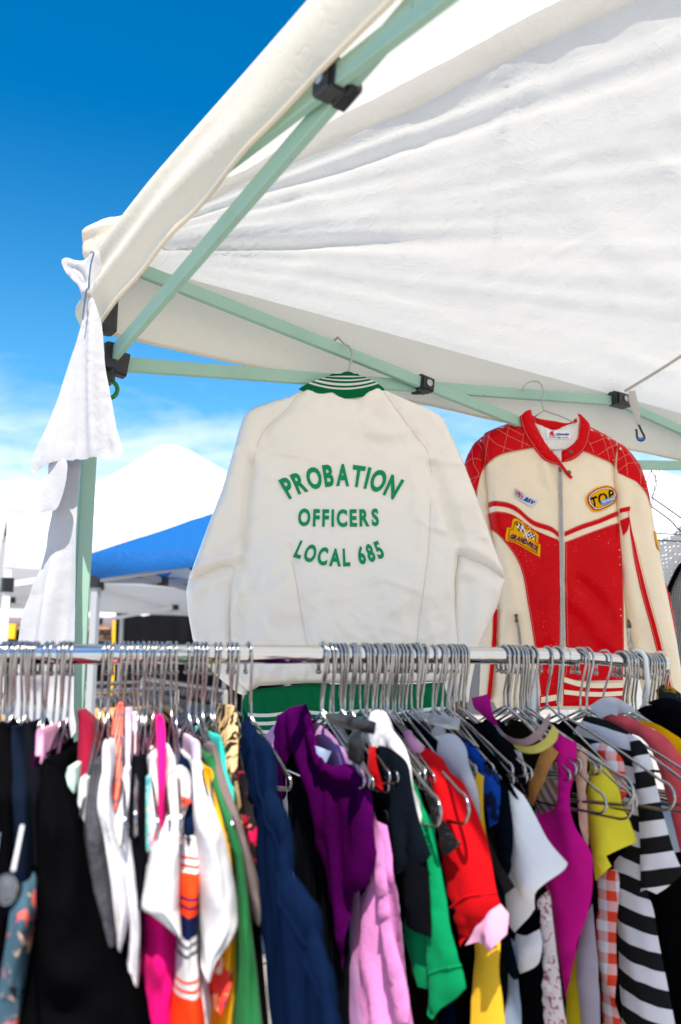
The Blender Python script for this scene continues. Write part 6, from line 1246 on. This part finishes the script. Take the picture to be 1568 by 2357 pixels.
# ------------------------------------------------------------------ right edge: garments hung behind the red jacket
def right_edge():
    pl = Plane(W(1540, 1250, 2.5), (-.5, -1))
    t = thing('crochet_top', 'white crochet top on black hanger at the right edge', 'top', W(1540, 1500, 2.5))
    m, nt, N, L = new_mat('white_crochet'); o = N('ShaderNodeOutputMaterial'); b = N('ShaderNodeBsdfPrincipled'); tr = N('ShaderNodeBsdfTransparent'); ms = N('ShaderNodeMixShader'); tc = N('ShaderNodeTexCoord')
    vo = N('ShaderNodeTexVoronoi'); vo.inputs['Scale'].default_value = 85; vo.inputs['Randomness'].default_value = .35; L(tc.outputs['UV'], vo.inputs['Vector'])
    gt = N('ShaderNodeMath'); gt.operation = 'GREATER_THAN'; gt.inputs[1].default_value = .33; L(vo.outputs['Distance'], gt.inputs[0]); L(gt.outputs[0], ms.inputs[0]); L(tr.outputs[0], ms.inputs[1]); L(b.outputs[0], ms.inputs[2])
    b.inputs['Base Color'].default_value = (.78, .77, .77, 1); b.inputs['Roughness'].default_value = .9; L(ms.outputs[0], o.inputs[0])
    S = Surf(pl, [np.array(p) for p in spline(pl.pts([(1500, 1250), (1520, 1240), (1545, 1232), (1570, 1205), (1600, 1190), (1640, 1260), (1600, 1330), (1560, 1345), (1545, 1360), (1530, 1345), (1510, 1320)]), True, 4)], .012, .03, [], [(.004, 14, 6, .2, 2)]); S.pillow('body', .012, m, t)
    t2 = thing('mesh_dress', 'black and grey mesh dress with black edging at the right edge', 'dress', W(1560, 1560, 2.44)); pl2 = Plane(W(1550, 1400, 2.44), (-.5, -1))
    me = uvpattern('grey_mesh', lambda N, L, mt, u, v, tc: mixc(N, L, mt('GREATER_THAN', mt('ADD', mt('SINE', mt('MULTIPLY', u, 1400)), mt('SINE', mt('MULTIPLY', v, 1400))), .2), (.03, .03, .032), (.42, .42, .42)))
    S = Surf(pl2, [np.array(p) for p in spline(pl2.pts([(1538, 1362), (1552, 1330), (1575, 1290), (1640, 1260), (1660, 1600), (1540, 1600), (1545, 1500), (1550, 1420)]), True, 3)], .01, .03, [], [(.005, 14, 3, .1, 3)]); bo = S.pillow('body', .014, me, t2)
    S.line('edging', [np.array(p) for p in spline(pl2.pts([(1536, 1370), (1550, 1335), (1570, 1300), (1610, 1268)]), False, 5)], .007, .006, BLK, bo)
    for L, lab in (([(1499, 1144), (1530, 1165), (1568, 1192), (1640, 1240)], 'upper black wire hanger arm at the right edge'), ([(1500, 1166), (1540, 1195), (1562, 1218), (1575, 1225)], 'lower black wire hanger arm at the right edge')):
        h = thing('thin_hanger', lab, 'hanger', W(1540, 1180, 2.46)); p3 = Plane(W(1540, 1180, 2.46), (-.3, -1)); tube('arm', wire_path(L, p3), .0022, M['black_plastic'], h, 7)
        tube('crossbar', wire_path([(1500, 1226 if 'upper' in lab else 1242), (1640, 1235 if 'upper' in lab else 1250)], p3), .0016, M['black_plastic'], h, 6)
        hk = [(1518, 1086), (1510, 1068), (1500, 1064), (1494, 1072)] if 'upper' in lab else [(1488, 1110), (1496, 1090), (1504, 1075), (1510, 1082)]; tube('hook', wire_path(hk + ([(1512, 1110), (1499, 1144)] if 'upper' in lab else [(1508, 1110), (1500, 1166)]), p3), .0018, M['wire'], h, 6)
right_edge()
# ------------------------------------------------------------------ stalls behind: racks, black tarpaulin, yellow frames
def back_hanger(name, mat, hw=.21):
    """wooden hanger: arched flat body and hook"""
    me = bpy.data.meshes.new(name); mb = MB()
    top = [(x * hw, -.085 - .075 * abs(x) ** 1.5) for x in np.linspace(-1, 1, 13)]; bot = [(x, z - .022 * (1 - .4 * abs(x) / hw)) for x, z in top]
    n = len(top)
    for y in (-.007, .007): mb.addm([(x, y, z) for x, z in top] + [(x, y, z) for x, z in bot], [])
    f = []
    for i in range(n - 1):
        f += [(i, i + 1, n + i + 1, n + i), (2 * n + i, 3 * n + i, 3 * n + i + 1, 2 * n + i + 1), (i, 2 * n + i, 2 * n + i + 1, i + 1), (n + i, n + i + 1, 3 * n + i + 1, 3 * n + i)]
    f += [(0, n, 3 * n, 2 * n), (n - 1, 3 * n - 1, 4 * n - 1, 2 * n - 1)]; mb.f = f
    k = len(mb.v); hk = [(.017 * math.cos(a), 0, .017 * math.sin(a)) for a in np.linspace(math.pi, -.3, 9)] + [(.012, 0, -.02), (0, 0, -.05), (0, 0, -.09)]
    v, hf = tube_vf(hk, .0022, 6); nf = len(mb.f); mb.addm(v, hf)
    me.from_pydata([tuple(p) for p in mb.v], [], mb.f); me.update(); me.materials.append(mat); me.materials.append(M['wire'])
    for i, p in enumerate(me.polygons): p.material_index = 1 if i >= nf else 0; p.use_smooth = i >= nf
    return me
def back_shirt(name, mat, w=.44, l=.62, sl=.2, seed=0):
    """shirt on a hanger, 13 x 2 loft with sleeves; local x across the shoulders"""
    me = bpy.data.meshes.new(name); out = [(-.07, -.10), (-w / 2, -.16), (-w / 2 - sl * .35, -.16 - sl), (-w / 2 - sl * .05, -.18 - sl), (-w / 2 + .02, -.26), (-w / 2 + .01, -l), (w / 2 - .01, -l), (w / 2 - .02, -.26), (w / 2 + sl * .05, -.18 - sl), (w / 2 + sl * .35, -.16 - sl), (w / 2, -.16), (.07, -.10), (0, -.13)]
    P, T, be = fill([np.array(p) for p in out], .045); B = np.array(out); dd = seg_dist(P, B); h = .022 * np.clip(dd / .05, 0, 1) ** .5 + .008 * vn(P[:, 0] * 22, P[:, 1] * 4, seed)* np.clip(dd / .05, 0, 1)
    n = len(P); b = set(i for e in be for i in e); V = [(p[0], -hh, p[1]) for p, hh in zip(P, h)]; mp = {}
    for i in range(n):
        if i in b: mp[i] = i
        else: mp[i] = len(V); V.append((P[i][0], h[i], P[i][1]))
    me.from_pydata(V, [], [tuple(t) for t in T] + [tuple(mp[i] for i in t[::-1]) for t in T]); me.update(); me.polygons.foreach_set('use_smooth', [True] * len(me.polygons)); me.materials.append(mat); return me
def back_rack(label, a, b, n, hmesh, hlabel, glabel, mats, seed, swv=0.0, garments=True):
    r = random.Random(seed); a = Vector(a); b = Vector(b); d = (b - a).normalized(); t = thing('garment_rack', label, 'clothes rack', (a.x, a.y, 0)); tube('rail', [a, b], .0125, M['chrome'], t, 12)
    for e in (a, b):
        tube('upright', [e, Vector((e.x, e.y, .05))], .0125, M['chrome'], t, 10); s = Vector((-d.y, d.x, 0)); tube('base_foot', [Vector((e.x, e.y, .05)) + s * .25, Vector((e.x, e.y, .05)) - s * .25], .0125, M['chrome'], t, 8)
    sh = [back_shirt('shirt', m, r.uniform(.40, .48), r.uniform(.6, .9), r.uniform(.12, .3), i) for i, m in enumerate(mats)] if garments else []
    names = ['dark navy shirt', 'charcoal shirt', 'faded denim shirt', 'brown jacket', 'black shirt', 'red shirt', 'dark green shirt', 'purple shirt']
    for i in range(n):
        p = a + (b - a) * ((i + .5 + r.uniform(-.35, .35)) / n); an = math.atan2(d.y, d.x) + math.pi / 2 + rad(r.uniform(-9, 9)) + swv
        o = bpy.data.objects.new(hmesh.name, hmesh); C.objects.link(o); o.location = p; o.rotation_euler = (0, 0, an); tag(o, hlabel, 'hanger', hlabel)
        if garments:
            g = bpy.data.objects.new('shirt', sh[i % len(sh)]); C.objects.link(g); g.location = p; g.rotation_euler = (0, 0, an); tag(g, glabel, 'shirt', glabel)
DK = [cf(24, 34, 56), cf(40, 40, 44), cf(60, 78, 104), cf(70, 48, 34), cf(18, 18, 20), cf(120, 24, 30), cf(30, 52, 42), cf(70, 34, 90)]
WH = back_hanger('wooden_hanger', M['wood']); GH = back_hanger('grey_hanger', plain('grey_plastic', (.20, .205, .21), .4))
back_rack('far chrome rail with wooden hangers left of the satin jacket', W(150, 1594, 4.6), W(408, 1586, 5.0), 26, WH, 'wooden hanger on the nearer far rail under the white tent', 'dark shirt on the nearer far rail under the white tent', DK, 3)
back_rack('second far chrome rail just behind, seen above the first', W(60, 1578, 5.7), W(326, 1571, 6.1), 24, GH, 'grey plastic hanger on the second far rail', 'dark shirt on the second far rail', DK[::-1], 5)
back_rack('third far rail running towards the satin jacket cuff', W(330, 1562, 6.4), W(520, 1592, 4.6), 34, GH, 'grey plastic hanger crowded on the third far rail', 'shirt crowded on the third far rail', DK[2:] + DK[:2], 7)
back_rack('far rail at the left edge with sunlit wooden hangers', W(-60, 1604, 4.2), W(96, 1600, 4.35), 9, WH, 'sunlit wooden hanger at the left edge behind the front rail', 'dark shirt at the left edge behind the front rail', DK[:5], 9, rad(35))
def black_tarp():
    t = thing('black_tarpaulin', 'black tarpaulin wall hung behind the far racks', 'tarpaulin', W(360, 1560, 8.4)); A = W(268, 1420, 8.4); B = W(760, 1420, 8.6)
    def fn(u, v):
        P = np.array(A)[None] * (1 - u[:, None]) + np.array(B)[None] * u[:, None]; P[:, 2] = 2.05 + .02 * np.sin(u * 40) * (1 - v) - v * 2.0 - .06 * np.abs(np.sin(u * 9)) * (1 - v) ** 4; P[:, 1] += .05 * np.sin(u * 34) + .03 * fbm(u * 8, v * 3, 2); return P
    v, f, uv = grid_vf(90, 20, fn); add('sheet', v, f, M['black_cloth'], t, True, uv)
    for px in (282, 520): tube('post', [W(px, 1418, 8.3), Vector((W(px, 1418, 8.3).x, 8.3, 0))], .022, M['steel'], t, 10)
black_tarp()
def far_stall():
    t = thing('shelf_stall', 'dark stall with yellow frame and shelves of hats at left background', 'stall', W(150, 1500, 9.4))
    Y = 9.4
    def bx(name, x0, y0, x1, y1, yy, dp, mat, par=t):
        a = W(x0, y0, yy); b = W(x1, y1, yy); c = (a + b) / 2; return beam(name, Vector((a.x, yy, c.z)), Vector((b.x, yy, c.z)), dp, abs(a.z - b.z), mat, par, (0, 1, 0), .05)
    bx('back_wall', -60, 1415, 268, 1475, Y + 1.2, .04, plain('dim_grey_wall', (.30, .29, .28), .8)); bx('dark_wall', -60, 1470, 268, 1600, Y + 1.15, .05, M['black_cloth'])
    for y in (1446, 1474, 1498): bx('shelf', -60, y, 262, y + 3.2, Y, .35, plain('pine_board', srgb(214, 160, 84), .6, 0, .3, .1, 40, .2) if y == 1446 else plain('dark_board', (.08, .06, .05), .7))
    for x in (262,): bx('yellow_post', x, 1428, x + 6, 1600, Y - .2, .06, M['yellow_paint'])
    bx('yellow_panel', 18, 1436, 36, 1470, Y - .2, .04, M['yellow_paint'])
    r = random.Random(4); hats = blotch('hat_felt', (.03, .03, .03), [])if False else None
    cols = [(.02, .02, .02), (.10, .07, .05), (.03, .03, .05), (.20, .14, .09), (.05, .05, .05)]
    for row, yb in enumerate((1474, 1498)):
        for i in range(16):
            x = 40 + i * 14 + r.uniform(-2, 2); c = W(x, yb, Y - .1); h = thing('hat', 'dark felt hat on the %s shelf of the far stall' % ('upper' if row == 0 else 'lower'), 'hat', c, 'hats on the %s shelf' % ('upper' if row == 0 else 'lower'))
            m = fabric(cols[r.randrange(5)], .9, .2, 300, .3, name='hat_felt'); v, f = tube_vf([c + Vector((0, 0, .002)), c + Vector((0, 0, .008)), c + Vector((0, 0, .012))], [.065, .066, .04], 12); add('brim', v, f, m, h)
            v, f = tube_vf([c + Vector((0, 0, .010)), c + Vector((0, 0, .04)), c + Vector((0, 0, .075)), c + Vector((0, 0, .088))], [.043, .043, .036, .015], 12); add('crown', v, f, m, h)
far_stall()
def far_building():
    t = thing('warehouse_building', 'long pale grey building far behind the stalls', 'building', (0, 30, 0)); wm = plain('pale_render', (.38, .37, .36), .85, 0, .2, .2, 8, .06)
    beam('wall', (-30, 30, 1.1), (30, 30, 1.1), .3, 2.2, wm, t, (0, 1, 0), .01); beam('roof_edge', (-30.2, 29.9, 2.25), (30.2, 29.9, 2.25), .6, .12, plain('dark_flashing', (.12, .12, .13), .6), t, (0, 1, 0), .05)
    for i in range(15): beam('door', (-28 + i * 4, 29.83, .9), (-26.4 + i * 4, 29.83, .9), .05, 1.8, plain('dark_door', (.06, .065, .07), .6), t, (0, 1, 0), .02)
far_building()
